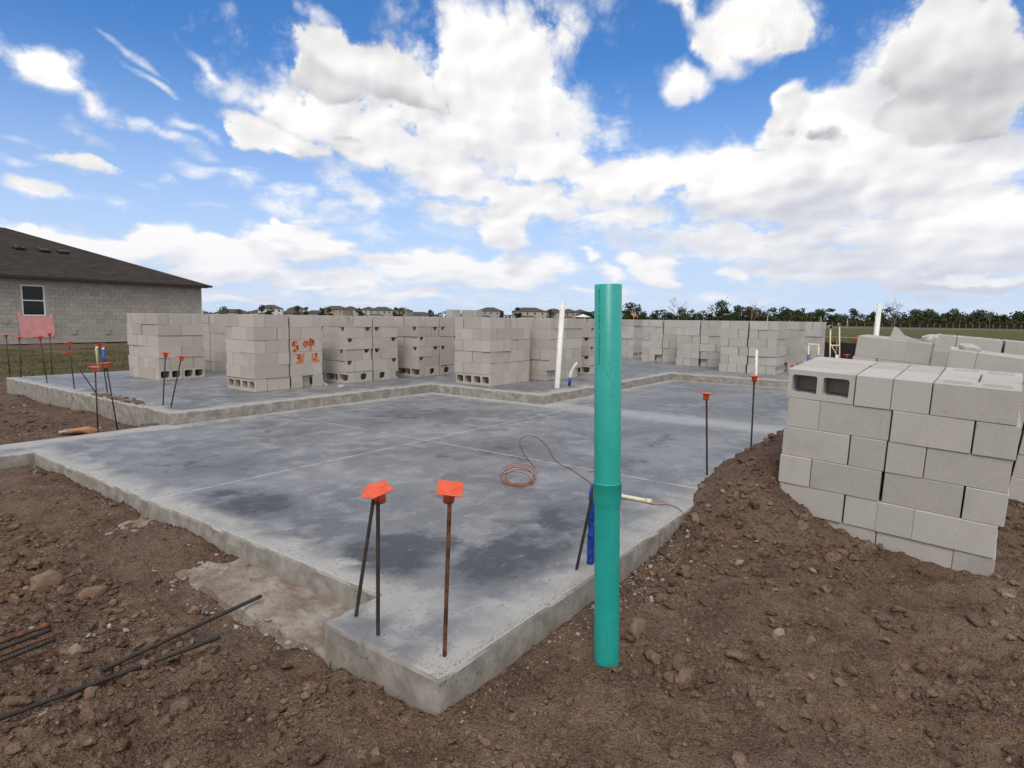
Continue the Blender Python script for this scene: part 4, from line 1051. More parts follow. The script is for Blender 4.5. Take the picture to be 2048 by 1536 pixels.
# ---------------------------------------------------------------- blue wrapped pipe, cream pipe, copper wire
bb = g(1181, 1127, 0); bt = at(1186, 972, depth(bb) + .02)
pm = PM(); pts = []; rad = []; rs = random.Random(8)
for k in range(30):
    f_ = k / 29; p = V(bb) * (1 - f_) + V(bt) * f_
    pts.append((p.x + rs.gauss(0, .0015), p.y + rs.gauss(0, .0015), p.z)); rad.append((.0205 + .0012 * math.sin(k * 1.9) + rs.uniform(-.0010, .0010)) * (1 if f_ < .9 else 1 - (f_ - .9) * 4))
for k in range(1, 6): pts.append((pts[29][0] + .012 * k, pts[29][1] - .012 * k, pts[29][2] + .002 * k - .0022 * k * k)); rad.append(.015 - .001 * k)
pm.tube(pts, rad, 14); tag(pm.build('wrapped_pipe', MTP), 'pipe wrapped in shiny blue plastic standing behind the green pipe', 'pipe')
e = thing('cream_pipe', 'short cream plastic pipe lying on the slab by the copper wire', 'pipe', g(1245, 991))
a = g(1180, 980, .016); c = g(1302, 1003, .016)
o = PM().tube([a, c], .0145, 14).build('pipe', MCR, e); o.matrix_parent_inverse = Matrix.Translation(-e.location)
d = (c - a) / np.linalg.norm(c - a); o = PM().tube([c - d * .035, c + d * .006], .018, 14).build('end_cap', MCR, e); o.matrix_parent_inverse = Matrix.Translation(-e.location)
def catmull(P, n=8):
    P = [np.array(p, float) for p in P]; P = [2 * P[0] - P[1]] + P + [2 * P[-1] - P[-2]]; out = []
    for i in range(1, len(P) - 2):
        for k in range(n):
            t = k / n; out.append(.5 * ((2 * P[i]) + (-P[i - 1] + P[i + 1]) * t + (2 * P[i - 1] - 5 * P[i] + 4 * P[i + 1] - P[i + 2]) * t * t + (-P[i - 1] + 3 * P[i] - 3 * P[i + 1] + P[i + 2]) * t ** 3))
    out.append(P[-2]); return out
sc_ = 4.6545
loop = [(515, 395), (440, 310), (385, 220), (370, 160), (400, 110), (460, 97), (530, 118), (600, 170), (650, 240), (690, 310), (740, 360), (830, 400), (920, 460), (1000, 515), (1100, 590), (1300, 660), (1480, 700), (1560, 725), (1650, 742), (1740, 738), (1810, 760), (1870, 795)]
W_ = [g(960 + x / sc_, 850 + y / sc_, .005) for x, y in loop] + [g(960 + 1905 / sc_, 850 + 850 / sc_, -.02)]
cw = thing('copper_wire', 'thin copper wire coiled on the slab with a long loop running to the soil', 'wire', g(1037, 955))
o = PM().tube(catmull(W_), .0030, 6).build('wire', MCU, cw); o.matrix_parent_inverse = Matrix.Translation(-cw.location)
rs = random.Random(3); C0 = g(1036, 966, 0); cp = []
for k in range(6 * 14):
    a = 2 * math.pi * k / 14; n_ = k // 14
    rad = .125 + .018 * math.sin(k * .37) + .012 * math.cos(k * .13); tilt = .75 + .30 * math.sin(n_ * 2.1)
    lx = rad * math.cos(a); ly = rad * .9 * math.sin(a)
    cp.append(C0 + HR * (lx + .012 * math.sin(n_ * 1.7)) + HF * ly * math.cos(tilt) + np.array([0, 0, .012 + max(0, ly * math.sin(tilt) + rad * .55 * math.sin(tilt)) * .8]))
o = PM().tube(catmull(cp, 3), .0030, 6).build('coil', MCU, cw); o.matrix_parent_inverse = Matrix.Translation(-cw.location)

# ---------------------------------------------------------------- white pipes, conduits, pipe frames
def pole(base, top, r, label, mat=MWP, name='white_pipe'):
    e = thing(name, label, 'pipe', base)
    d = V(top) - V(base); e.rotation_euler = d.to_track_quat('Z', 'Y').to_euler()
    lathe('pipe', [(r, -.05), (r, d.length), (r * .88, d.length), (r * .88, d.length - .3)], 20, mat, e); return e
bs = g(1114, 776, ZU); pole(bs, at(1125.5, 605, depth(bs)), .044, 'tall white plastic pipe leaning in front of the block stacks')
bs = g(1512, 757, ZU); pole(bs, at(1513.5, 700, depth(bs)), .024, 'short white plastic pipe standing before the grey stack at the far step')
bs = at(1745, 745, 12.0); pole(bs, at(1759, 607, 12.0), .046, 'tall white plastic pipe leaning behind the broken block pieces')
bs = g(1139, 772, ZU); dd = depth(bs)
e = thing('conduit_stub', 'bent white and blue conduit stub beside the tall white pipe', 'conduit', bs)
for off in (0, 9):
    pts = catmull([at(1138 + off * .2, 768, dd), at(1140 + off * .3, 748, dd), at(1146 + off * .3, 734, dd), at(1154 + off * .1, 724 + off * .3, dd)], 6)
    o = PM().tube(pts, .011, 8).build('conduit', MWP, e); o.matrix_parent_inverse = Matrix.Translation(-V(bs))
o = PM().tube([at(1138.5, 771, dd), at(1140.5, 755, dd)], .026, 10).build('sleeve', MBL, e); o.matrix_parent_inverse = Matrix.Translation(-V(bs))
def pipeframe(label, name, D, segs, extra=()):
    root = at(*segs[0][0], D); e = thing(name, label, 'pipe frame', (root[0], root[1], ZU)); inv_ = Matrix.Translation(-e.location)
    for (a_, c_, r, mt, nm) in segs:
        o = PM().tube([at(*a_, D), at(*c_, D)], r, 12).build(nm, mt, e); o.matrix_parent_inverse = inv_
    return e, inv_
D = 13.2; yb = 752
pipeframe('low cream plastic pipe frame shaped like an upturned U with blue sleeves', 'pipe_frame', D, [((1616, yb), (1617.5, 690), .016, MCR, 'riser'), ((1637, yb), (1637, 690), .016, MCR, 'riser'), ((1615.5, 688.5), (1639, 689.5), .018, MCR, 'crossbar'), ((1616, yb), (1616.6, 709), .024, MBL, 'sleeve'), ((1637, yb), (1637, 711), .024, MBL, 'sleeve')])
e, inv_ = pipeframe('taller cream plastic pipe frame shaped like an H with metal heads', 'pipe_frame', D, [((1659, yb), (1661, 656), .014, MCR, 'riser'), ((1679, yb), (1679, 652), .014, MCR, 'riser'), ((1659, 691), (1680, 691), .016, MCR, 'crossbar'), ((1658.6, yb), (1658.8, 721), .022, MBL, 'sleeve'), ((1678, yb), (1678, 722), .024, MBL, 'sleeve'), ((1661, 687), (1676, 716), .008, MWP, 'diagonal_tube'), ((1673, 722), (1674, 710), .030, MWP, 'white_sleeve')])
for (x, y, r) in ((1660.5, 654, .042), (1678.7, 649, .030)):
    p = at(x, y, D); o = PM().tube([p - HF * .03, p + HF * .03], r, 12).build('gauge', MMT, e); o.matrix_parent_inverse = inv_
    o = PM().tube([p - HF * .035, p - HF * .030], r * .8, 12).build('gauge_face', MBK, e); o.matrix_parent_inverse = inv_
bs = g(198, 742, ZU); dd = depth(bs)
e = thing('riser_pipe', 'cream plastic riser pipe standing beside a blue one on the upper slab', 'pipe', bs); o = PM().tube([bs, at(193, 697, dd), at(194.5, 694, dd)], .026, 12).build('pipe', MCR, e); o.matrix_parent_inverse = Matrix.Translation(-V(bs))
bs = g(210, 742, ZU); dd = depth(bs)
e = thing('riser_pipe', 'blue sleeved riser pipe standing beside a cream one on the upper slab', 'pipe', bs)
o = PM().tube([bs, at(206.5, 699, dd)], .030, 12).build('sleeve', MBL, e); o.matrix_parent_inverse = Matrix.Translation(-V(bs))
o = PM().tube([at(206.5, 700, dd), at(206, 695, dd)], .026, 12).build('pipe', MWP, e); o.matrix_parent_inverse = Matrix.Translation(-V(bs))

# ---------------------------------------------------------------- neighbouring house
HC = np.array([18.90, 37.45]); dr = np.array([.996, .091]); inn = np.array([-.091, .996])
hz0 = -.25; EAVE = 2.983
house = thing('neighbour_house', 'unfinished grey block house with a dark shingle hip roof and one window', 'house', (HC[0], HC[1], hz0))
house.rotation_euler = (0, 0, math.atan2(dr[1], dr[0]))
# local: x runs along the wall (negative to the left), y inward, z up
LEN, DEP = 19.0, 14.0
wx0, wx1, wz0, wz1 = -9.12, -8.14, 1.12 - hz0, 2.62 - hz0
EZ = EAVE - hz0
pm = PM()
pm.box((-LEN, .03, 0), (wx0, DEP, EZ)); pm.box((wx1, .03, 0), (0, DEP, EZ)); pm.box((wx0, .03, 0), (wx1, DEP, wz0)); pm.box((wx0, .03, wz1), (wx1, DEP, EZ)); pm.box((wx0, .5, wz0), (wx1, DEP, wz1))
wallo = pm.build('wall', MMO, house)
CW, CH = .4064, .2032
cells = []
nrow = int(EZ / CH) + 1
for r in range(nrow):
    z0 = r * CH; z1 = min(z0 + CH, EZ)
    if z1 - z0 < .03: continue
    x = 0.0 if r % 2 == 0 else .5 * CW
    while x > -LEN:
        a0, a1 = x - CW, x; a1 = min(a1, 0); a0 = max(a0, -LEN)
        for (s0, s1) in ([(a0, a1)] if (a1 <= wx0 or a0 >= wx1 or z1 <= wz0 + .01 or z0 >= wz1 - .01) else [(a0, min(a1, wx0)), (max(a0, wx1), a1)]):
            if s1 - s0 > .02 : cells.append((s0, s1, z0, z1, r))
        x -= CW
cells.sort(key=lambda c: -c[1] if c[1] > -10.4 else 100 - c[1])
meshes = {}
rest = PM(); rsx = random.Random(9)
vis = [c for c in cells if c[1] > -10.5]
pref = [c for c in vis if not (c[1] > -6.2 and c[3] < 1.1)][:300]
pset = set(pref)
for c in cells:
    s0, s1, z0, z1, r = c; jw = .005; pr_ = .022 + rsx.uniform(-.004, .004)
    if c in pset:
        key = (round(s1 - s0, 2), round(z1 - z0, 2))
        if key not in meshes:
            meshes[key] = PM().box((-(s1 - s0) / 2 + jw, -.012, -(z1 - z0) / 2 + jw), ((s1 - s0) / 2 - jw, .06, (z1 - z0) / 2 - jw), .004).mesh('wall_block', MWB)
        o = obj('wall_block', meshes[key], wallo); o.location = ((s0 + s1) / 2, .03 - pr_ + .012, (z0 + z1) / 2)
    else: rest.box((s0 + jw, .03 - pr_, z0 + jw), (s1 - jw, .09, z1 - jw))
o = rest.build('wall_blocks', MWB, wallo); o['kind'] = 'stuff'
# window
win = PM().box((wx0, .02, wz0), (wx0 + .06, .14, wz1)).box((wx1 - .06, .02, wz0), (wx1, .14, wz1)).box((wx0 + .06, .02, wz1 - .06), (wx1 - .06, .14, wz1)).box((wx0 + .06, .02, wz0), (wx1 - .06, .14, wz0 + .06)).build('window', MWF, house)
zm = (wz0 + wz1) / 2
PM().box((wx0 + .06, .035, zm - .025), (wx1 - .06, .10, zm + .025)).build('meeting_rail', MWF, win)
PM().box((wx0 + .06, .09, zm + .025), (wx1 - .06, .10, wz1 - .06)).build('upper_pane', MGL, win)
PM().box((wx0 + .06, .06, wz0 + .06), (wx1 - .06, .07, zm - .025)).build('lower_pane', MGL, win)
PM().box((wx0 - .09, -.004, wz0 - .02), (wx0, .03, wz1 + .06)).box((wx1, -.004, wz0 - .02), (wx1 + .12, .03, wz1 + .06)).box((wx0, -.004, wz1), (wx1, .03, wz1 + .06)).build('flashing', MGS, win)
# pink sheet, with torn lower edge
pm = PM(); pts = [(-9.33, wz0 + .12), (wx0 - .09, wz0 + .14), (wx0 - .09, wz0 - .02), (wx1 + .12, wz0 - .02), (wx1 + .12, wz0 + .14), (-7.86, wz0 + .13), (-7.82, .55), (-7.86, .36), (-8.1, .30), (-8.6, .33), (-9.0, .29), (-9.24, .34), (-9.30, .8)]
pm.poly([(x, -.012, z) for x, z in pts]); pm.poly([(x, -.008, z) for x, z in pts]); pm.build('pink_sheet', MPK, house)
for (x, z, s_) in ((-5.66, .98 - hz0 + .08, .07), (-4.05, .98 - hz0 + .06, .10)): PM().box((x - s_, -.006, z - .05), (x + s_, .0, z + .04)).build('yellow_mark', MYE, house)
for x in (-6.95, -5.35, -3.72): PM().box((x - .12, -.035, .42), (x + .12, .02, .75), .02).build('outlet_box', MMO, house)
PM().box((-9.95, -.03, 1.0), (-9.72, .02, 1.22)).build('outlet_box', MMO, house)
PM().box((-.01, -.03, .1), (.03, .05, EZ)).build('corner_trim', MWF, house)
PM().box((-LEN - .2, -.14, EZ - .10), (.35, -.10, EZ - .01)).build('eave_board', MWD, house)
# hip roof
OV = .45; k = 7.034 + OV; ptch = .398; z0 = EZ + .05
x0, x1, y0, y1 = -LEN - OV, OV, -OV, 2 * k - OV
ym = (y0 + y1) / 2; hk = (y1 - y0) / 2
zr = z0 + hk * ptch
def roof_plane(nm, pts):
    b = bmesh.new(); vs = [b.verts.new(p) for p in pts]; b.faces.new(vs)
    me = bpy.data.meshes.new(nm); b.to_mesh(me); b.free(); return me
rf = thing('tmp', 't', 't'); bpy.data.objects.remove(rf)
b = bmesh.new(); vv = [b.verts.new(p) for p in ((x0, y0, z0), (x1, y0, z0), (x1, y1, z0), (x0, y1, z0), (x0 + hk, ym, zr), (x1 - hk, ym, zr))]
for f in ((0, 1, 5, 4), (1, 2, 5), (2, 3, 4, 5), (3, 0, 4), (3, 2, 1, 0)): b.faces.new([vv[i] for i in f])
bmesh.ops.recalc_face_normals(b, faces=b.faces)
me = bpy.data.meshes.new('roof'); b.to_mesh(me); b.free(); me.materials.append(MSH); roof = obj('roof', me, house)
PM().box((x0 - .02, y0 - .02, z0 - .11), (x1 + .02, y0 + .03, z0 + .012)).box((x1 - .03, y0 + .03, z0 - .11), (x1 + .02, y1, z0 + .012)).build('fascia', MFA, roof)
for (px, py, wd) in ((38, 498, .5), (88, 503, .5), (126, 506, .5)):
    # vents on the front slope: intersect with the slope plane
    dray = ray(px, py); ang = -house.rotation_euler.z
    oc = np.array([0, 0, EYE]) - np.array([HC[0], HC[1], hz0]); ca, sa = math.cos(ang), math.sin(ang)
    lo_ = np.array([oc[0] * ca - oc[1] * sa, oc[0] * sa + oc[1] * ca, oc[2]]); ld = np.array([dray[0] * ca - dray[1] * sa, dray[0] * sa + dray[1] * ca, dray[2]])
    t_ = (z0 + (lo_[1] - y0) * ptch - lo_[2]) / (ld[2] - ld[1] * ptch); q_ = lo_ + ld * t_
    o = PM().box((-.24, -.18, -.06), (.24, .22, .15), .03).build('roof_vent', MBK, roof); o.location = V(q_); o.rotation_euler = (math.atan(ptch), 0, 0)
px, py = 65, 500
o = PM().tube([(0, 0, -.1), (0, 0, .38)], .05, 10).build('vent_pipe', MBK, roof); o.location = V((q_[0] - 2.0, q_[1] - .1, q_[2]))

# ---------------------------------------------------------------- far surroundings
def far_ground(p): return float(ground_z(p[0], p[1]))
def place(px, D, py=640): p = at(px, py, D); return np.array([p[0], p[1], far_ground(p)])
# silt fences
def silt_fence(pts, h, label, stakes, sw=.05):
    P = [np.array([*p[:2], far_ground(p)]) for p in pts]; e = thing('silt_fence', label, 'fence', P[0]); inv_ = Matrix.Translation(-e.location)
    b = bmesh.new(); prev = None; n = 60; rs = random.Random(len(label))
    L = np.array(P); tt = np.linspace(0, len(P) - 1.001, n)
    for i, t in enumerate(tt):
        k = int(t); p = L[k] * (1 - (t - k)) + L[k + 1] * (t - k)
        off = rs.uniform(-.04, .04); cur = [b.verts.new((p[0] + off, p[1] + off, p[2] - .1)), b.verts.new((p[0] - off, p[1] + off, p[2] + h * .5)), b.verts.new((p[0], p[1], p[2] + h * rs.uniform(.90, 1)))]
        if prev:
            for q_ in (0, 1): b.faces.new((prev[q_], cur[q_], cur[q_ + 1], prev[q_ + 1]))
        prev = cur
    me = bpy.data.meshes.new('fabric'); b.to_mesh(me); b.free(); me.materials.append(MSF); o = obj('fabric', me, e); o.matrix_parent_inverse = inv_
    sm = PM().box((-sw / 2, -sw / 2, -.2), (sw / 2, sw / 2, h * 1.08)).mesh('stake', MWD)
    for t in np.linspace(0.01, len(P) - 1.01, stakes):
        k = int(t); p = L[k] * (1 - (t - k)) + L[k + 1] * (t - k); o = obj('stake', sm, e); o.location = V(p) - e.location + Vector((0, 0, 0)); o.location += V(-HF) * (sw * .8)
    return e
silt_fence([place(1150, 34), place(1275, 33), place(1480, 29), place(1690, 26), place(1900, 24), place(2300, 22)], .72, 'low black silt fence right behind the slab', 18)
silt_fence([place(1250, 330), place(1600, 300), place(1850, 255), place(2048, 235), place(2500, 210)], 1.5, 'long black silt fence at the foot of the far trees', 60, .16)
# pale road strips in the field
def strip(name, pts, w_, mat):
    b = bmesh.new(); prev = None
    for (p, q2) in zip(pts, pts[1:]):
        for t in np.linspace(0, 1, 12, endpoint=False):
            c = p * (1 - t) + q2 * t; d = (q2 - p)[:2]; d = d / np.linalg.norm(d); n = np.array([-d[1], d[0]]) * w_ * .5
            cur = [b.verts.new((c[0] + n[0], c[1] + n[1], far_ground(c) + .06)), b.verts.new((c[0] - n[0], c[1] - n[1], far_ground(c) + .06))]
            if prev: b.faces.new((prev[0], cur[0], cur[1], prev[1]))
            prev = cur
    bmesh.ops.recalc_face_normals(b, faces=b.faces)
    me = bpy.data.meshes.new(name); b.to_mesh(me); b.free(); me.materials.append(mat); return struct(obj(name, me))
MPS = plain('pale_sand_road', (.42, .37, .31), .95, 0, .5, .15)
strip('sand_track', [place(1100, 215), place(1600, 190), place(2048, 165), place(2500, 150)], 7, MPS)
strip('gravel_path', [place(1150, 78), place(1600, 66), place(2100, 56), place(2500, 50)], 2.2, MPS)
# tall dry grass behind the near silt fence
def blades(n, line, spread, h, w_):
    Vs = []; 
    L = np.array(line)
    for _ in range(n):
        t = RNG.uniform(0, len(L) - 1.001); k = int(t); p = L[k] * (1 - t + k) + L[k + 1] * (t - k); o = HF * abs(RNG.normal(0, spread)) + HR * RNG.normal(0, .2)
        p = p + o; z = p[2]; a = RNG.uniform(0, 6.28); hh = h * RNG.uniform(.4, 1.1); dx, dy = math.cos(a) * w_, math.sin(a) * w_; lx, ly = RNG.normal(0, .22 * hh, 2)
        Vs += [(p[0] - dx, p[1] - dy, z - .05), (p[0] + dx, p[1] + dy, z - .05), (p[0] + lx, p[1] + ly, z + hh)]
    return np.array(Vs), np.arange(3 * n).reshape(-1, 3)
v, f = blades(9000, [place(1130, 36.5), place(1275, 35.5), place(1480, 31), place(1690, 28), place(1900, 26), place(2300, 24)], 2.2, .95, .02)
struct(tag(obj('tall_dry_grass', mesh_np('tall_dry_grass', v, f, MTG)), 'tall dry brown grass behind the low black silt fence', 'grass'), 'stuff')
# short grass between the slab and the neighbouring house
n = 26000; x = RNG.uniform(-3, 26, n); y = RNG.uniform(15, 31, n); k = (fbm(x, y, .35, 3) + .3 * fbm(x, y, 1.3, 2) > -.02) & (fbm(x, y, .12, 2) > -.3); x, y = x[k], y[k]; n = len(x)
z = ground_z(x, y); a = RNG.uniform(0, 6.28, n); hh = RNG.uniform(.03, .09, n); w_ = .012
Vs = np.stack([np.stack([x - np.cos(a) * w_, y - np.sin(a) * w_, z - .01], -1), np.stack([x + np.cos(a) * w_, y + np.sin(a) * w_, z - .01], -1), np.stack([x + RNG.normal(0, .02, n), y + RNG.normal(0, .02, n), z + hh], -1)], 1).reshape(-1, 3)
struct(tag(obj('short_grass', mesh_np('short_grass', Vs, np.arange(3 * n).reshape(-1, 3), MSG)), 'short patchy grass between the slab and the block house', 'grass'), 'stuff')

# trees: tapered trunk with limbs, crown of leaf sized faces in clumps
def crown_mesh(name, seed, H, Wd, mat, n=420, leaf=.42, base=.18):
    r = np.random.default_rng(seed); nc = r.integers(9, 15); C = []
    for _ in range(nc):
        zz = r.uniform(base, .95); rad = Wd * .5 * (math.sin(math.pi * min(1, (zz - base) / (1 - base) * .85 + .12)) ** .7); a = r.uniform(0, 6.28); q_ = r.uniform(.1, .8)
        C.append((rad * q_ * math.cos(a), rad * q_ * math.sin(a), zz * H, r.uniform(.14, .27) * Wd))
    Vs = []
    for i in range(n):
        c = C[r.integers(nc)]; d = r.normal(size=3); d /= np.linalg.norm(d); p = np.array(c[:3]) + d * c[3] * r.uniform(.5, 1.08) * np.array([1, 1, .8])
        t1 = r.normal(size=3); t1 /= np.linalg.norm(t1); t2 = np.cross(t1, r.normal(size=3)); t2 /= np.linalg.norm(t2); s_ = leaf * r.uniform(.5, 1.1)
        Vs += [p - t1 * s_, p + t2 * s_ * .7, p + t1 * s_, p - t2 * s_ * .7]
    return mesh_np(name, np.array(Vs), np.arange(4 * n).reshape(-1, 4), mat)
def trunk_mesh(seed, H, r0):
    r = random.Random(seed); pm = PM(); pm.tube([(0, 0, -.3), (r.gauss(0, .1), r.gauss(0, .1), H * .35), (r.gauss(0, .2), r.gauss(0, .2), H * .8)], [r0, r0 * .7, r0 * .2], 7)
    for _ in range(5):
        z = H * r.uniform(.25, .6); a = r.uniform(0, 6.28); l = H * r.uniform(.15, .3)
        pm.tube([(0, 0, z), (l * .5 * math.cos(a), l * .5 * math.sin(a), z + l * .4), (l * math.cos(a), l * math.sin(a), z + l * .75)], [r0 * .4, r0 * .25, r0 * .08], 5)
    return pm.mesh('trunk', MTR)
TT = []
for i in range(9):
    mt = (MLF, MLF, MLO, MLF, MLO, MLB, MLF, MLO, MLF)[i]; Wd = (7, 5.5, 8, 4.2, 6.5, 6, 9, 7, 5)[i]; H = 9
    TT.append((crown_mesh('crown', 40 + i, H, Wd * 1.25, mt, 1100, .42, .0 if i % 3 else .08), trunk_mesh(60 + i, H, .22)))
KN = ['dark evergreen', 'narrow dark', 'olive green', 'slim dark', 'loose olive', 'brownish', 'broad dark', 'spreading olive', 'small dark']
def tree(px, D, topy, kind, label, wide=1.0, group='trees beyond the far silt fence'):
    p = place(px, D); H = (at(px, topy, D)[2] - p[2]); s_ = H / 9.0
    e = thing('tree', label, 'tree', p, (0, 0, random.uniform(0, 6.28)), group); e.scale = (s_ * wide, s_ * wide, s_)
    obj('crown', TT[kind][0], e); obj('trunk', TT[kind][1], e); return e
rs = random.Random(12)
special = [(1444, 604, 6, 1.0, 'tallest dark tree with a rounded crown in the far tree line'), (1663, 617, 3, 1.2, 'dark cone shaped tree standing out in the far tree line'), (1500, 614, 5, 1.2, 'brown leaved tree beside a bare one in the far tree line'), (2005, 627, 8, 1.3, 'dark tree near the open end of the far tree line'), (1265, 608, 6, 1.3, 'tall dark tree right behind the orange road sign'), (1835, 621, 6, 1.5, 'broad dark tree at the thick end of the far tree line'), (1475, 612, 0, .8, 'dark tree attached to the tallest one in the far tree line')]
for (px, ty, kd, wd, lb) in special: tree(px, 300 - max(0, px - 1600) * .1, ty, kd, lb, wd)
x = 1215; i = 0
while x < 2120:
    kd = rs.choice([0, 1, 2, 4, 6, 7, 8, 2, 0]); yy = 620 + (x - 1250) * .012 + rs.uniform(-10, 8); 
    tree(x, 320 - max(0, x - 1600) * .12 + rs.uniform(-12, 12), yy, kd, '%s tree in the far tree line behind the black silt fence' % KN[kd], rs.uniform(1.0, 1.6)); x += rs.uniform(13, 24); i += 1
# undergrowth that closes the line, and the wooded horizon
def hedge(name, label, pts, h, depth_, n, leaf, mat):
    L = [place(*p) for p in pts]; Vs = []
    for _ in range(n):
        t = RNG.uniform(0, len(L) - 1.001); k = int(t); p = L[k] * (1 - t + k) + L[k + 1] * (t - k); hh = h * (.75 + .9 * float(vnoise(np.float64(t * 23), np.float64(3.)))) 
        p = p + HF * RNG.uniform(0, depth_) + np.array([0, 0, RNG.uniform(0, 1) ** .8 * hh]); t1 = RNG.normal(size=3); t1 /= np.linalg.norm(t1); t2 = np.cross(t1, RNG.normal(size=3)); t2 /= np.linalg.norm(t2); s_ = leaf * RNG.uniform(.5, 1.1)
        Vs += [p - t1 * s_, p + t2 * s_ * .7, p + t1 * s_, p - t2 * s_ * .7]
    return struct(tag(obj(name, mesh_np(name, np.array(Vs), np.arange(4 * n).reshape(-1, 4), mat)), label, 'undergrowth'), 'stuff')
hedge('undergrowth', 'dense dark undergrowth under the far tree line', [(1150, 335), (1600, 306), (1850, 262), (2048, 242), (2300, 230)], 6.2, 10, 24000, .60, MLF)
hedge('undergrowth', 'olive scrub growing through the far tree line', [(1200, 333), (1600, 303), (1850, 259), (2048, 239), (2300, 228)], 4.6, 6, 9000, .5, MLO)
hedge('far_wood', 'distant dark wood along the horizon behind the houses', [(-300, 640), (300, 640), (700, 660), (1250, 640)], 8.5, 20, 12000, 1.0, MLF)
# bare trees: branching twigs
def bare(px, D, topy, label, seed):
    p = place(px, D); H = at(px, topy, D)[2] - p[2]; r = random.Random(seed); pm = PM()
    def br(a, d, l, rad, lv):
        c = a + d * l; pm.tube([a, a + d * l * .5 + Vector((r.gauss(0, .02), r.gauss(0, .02), 0)) * l, c], [rad, rad * .8, rad * .6], 5, False)
        if lv == 0: return
        for _ in range(3 if lv > 1 else 4):
            nd = (d + Vector((r.gauss(0, .55), r.gauss(0, .55), r.uniform(-.1, .45)))).normalized(); br(a + d * l * r.uniform(.45, 1), nd, l * r.uniform(.55, .8), rad * .55, lv - 1)
    e = thing('bare_tree', label, 'tree', p, group='bare trees in the field')
    k_ = H / 100; pm2 = pm
    br(Vector((0, 0, -.2)), Vector((0, 0, 1)), H * .42, H * .012, 4)
    me = pm.mesh('branches', MBT); zmax = max(v.co.z for v in me.vertices)
    for v in me.vertices: v.co *= H / zmax
    o = obj('branches', me, e); return e
bare(1356, 110, 592, 'bare leafless tree just right of the orange road sign', 1); bare(1503, 105, 600, 'bare leafless tree with crooked limbs before the brown leaved tree', 2); bare(1790, 80, 590, 'bare leafless tree right behind the leaning white pipe', 3); bare(1980, 190, 618, 'thin bare tree near the open end of the tree line', 4)
# road sign
p = place(1268, 150); e = thing('road_sign', 'orange diamond road sign on a post before the trees', 'sign', p); zt = at(1268, 630, 150)[2] - p[2]
pm = PM(); s_ = .62
pm.poly([V(HR * a + np.array([0, 0, zt + c])) for a, c in ((0, s_), (s_, 0), (0, -s_), (-s_, 0))]); pm.poly([V(HR * a + np.array([0, 0, zt + c]) + HF * .02) for a, c in ((0, s_), (s_, 0), (0, -s_), (-s_, 0))]); pm.build('sign_panel', MOS, e)
PM().box((-.05, .03, -.3), (.05, .12, zt + .3)).build('post', MMT, e)
# utility and light poles
for (px, ty, D, lb) in ((436, 603, 380, 'thin light pole nearest the corner of the block house'), (497, 605, 400, 'thin light pole above the low far roofs'), (487, 607, 420, 'dark utility pole left of the thin light pole'), (550, 606, 420, 'thin light pole beside the white two storey house'), (642, 611, 430, 'thin pole between two far two storey houses'), (718, 612, 430, 'thin pole in the middle of the far houses'), (812, 614, 430, 'thin pole above the farthest roofs'), (940, 612, 420, 'thin pole behind the loose blocks on the far stack')):
    p = place(px, D); h = at(px, ty, D)[2] - p[2]; e = thing('light_pole', lb, 'pole', p, group='poles among the far houses'); PM().tube([(0, 0, -.3), (0, 0, h)], [.14, .08], 6).build('mast', MMT, e); PM().box((-.5, -.06, h - .1), (.5, .06, h)).build('arm', MMT, e)
for (px, D, ty) in ((1535, 150, 633), (1642, 140, 635), (1695, 150, 638)):
    p = place(px, D); h = at(px, ty, D)[2] - p[2]; e = thing('marker_post', 'thin white marker post at the edge of the sand track', 'post', p, group='marker posts along the track'); PM().tube([(0, 0, -.3), (0, 0, h)], .05, 6).build('post', MWP, e); PM().box((-.12, -.03, h - .35), (.12, .03, h)).build('reflector', MWP, e)

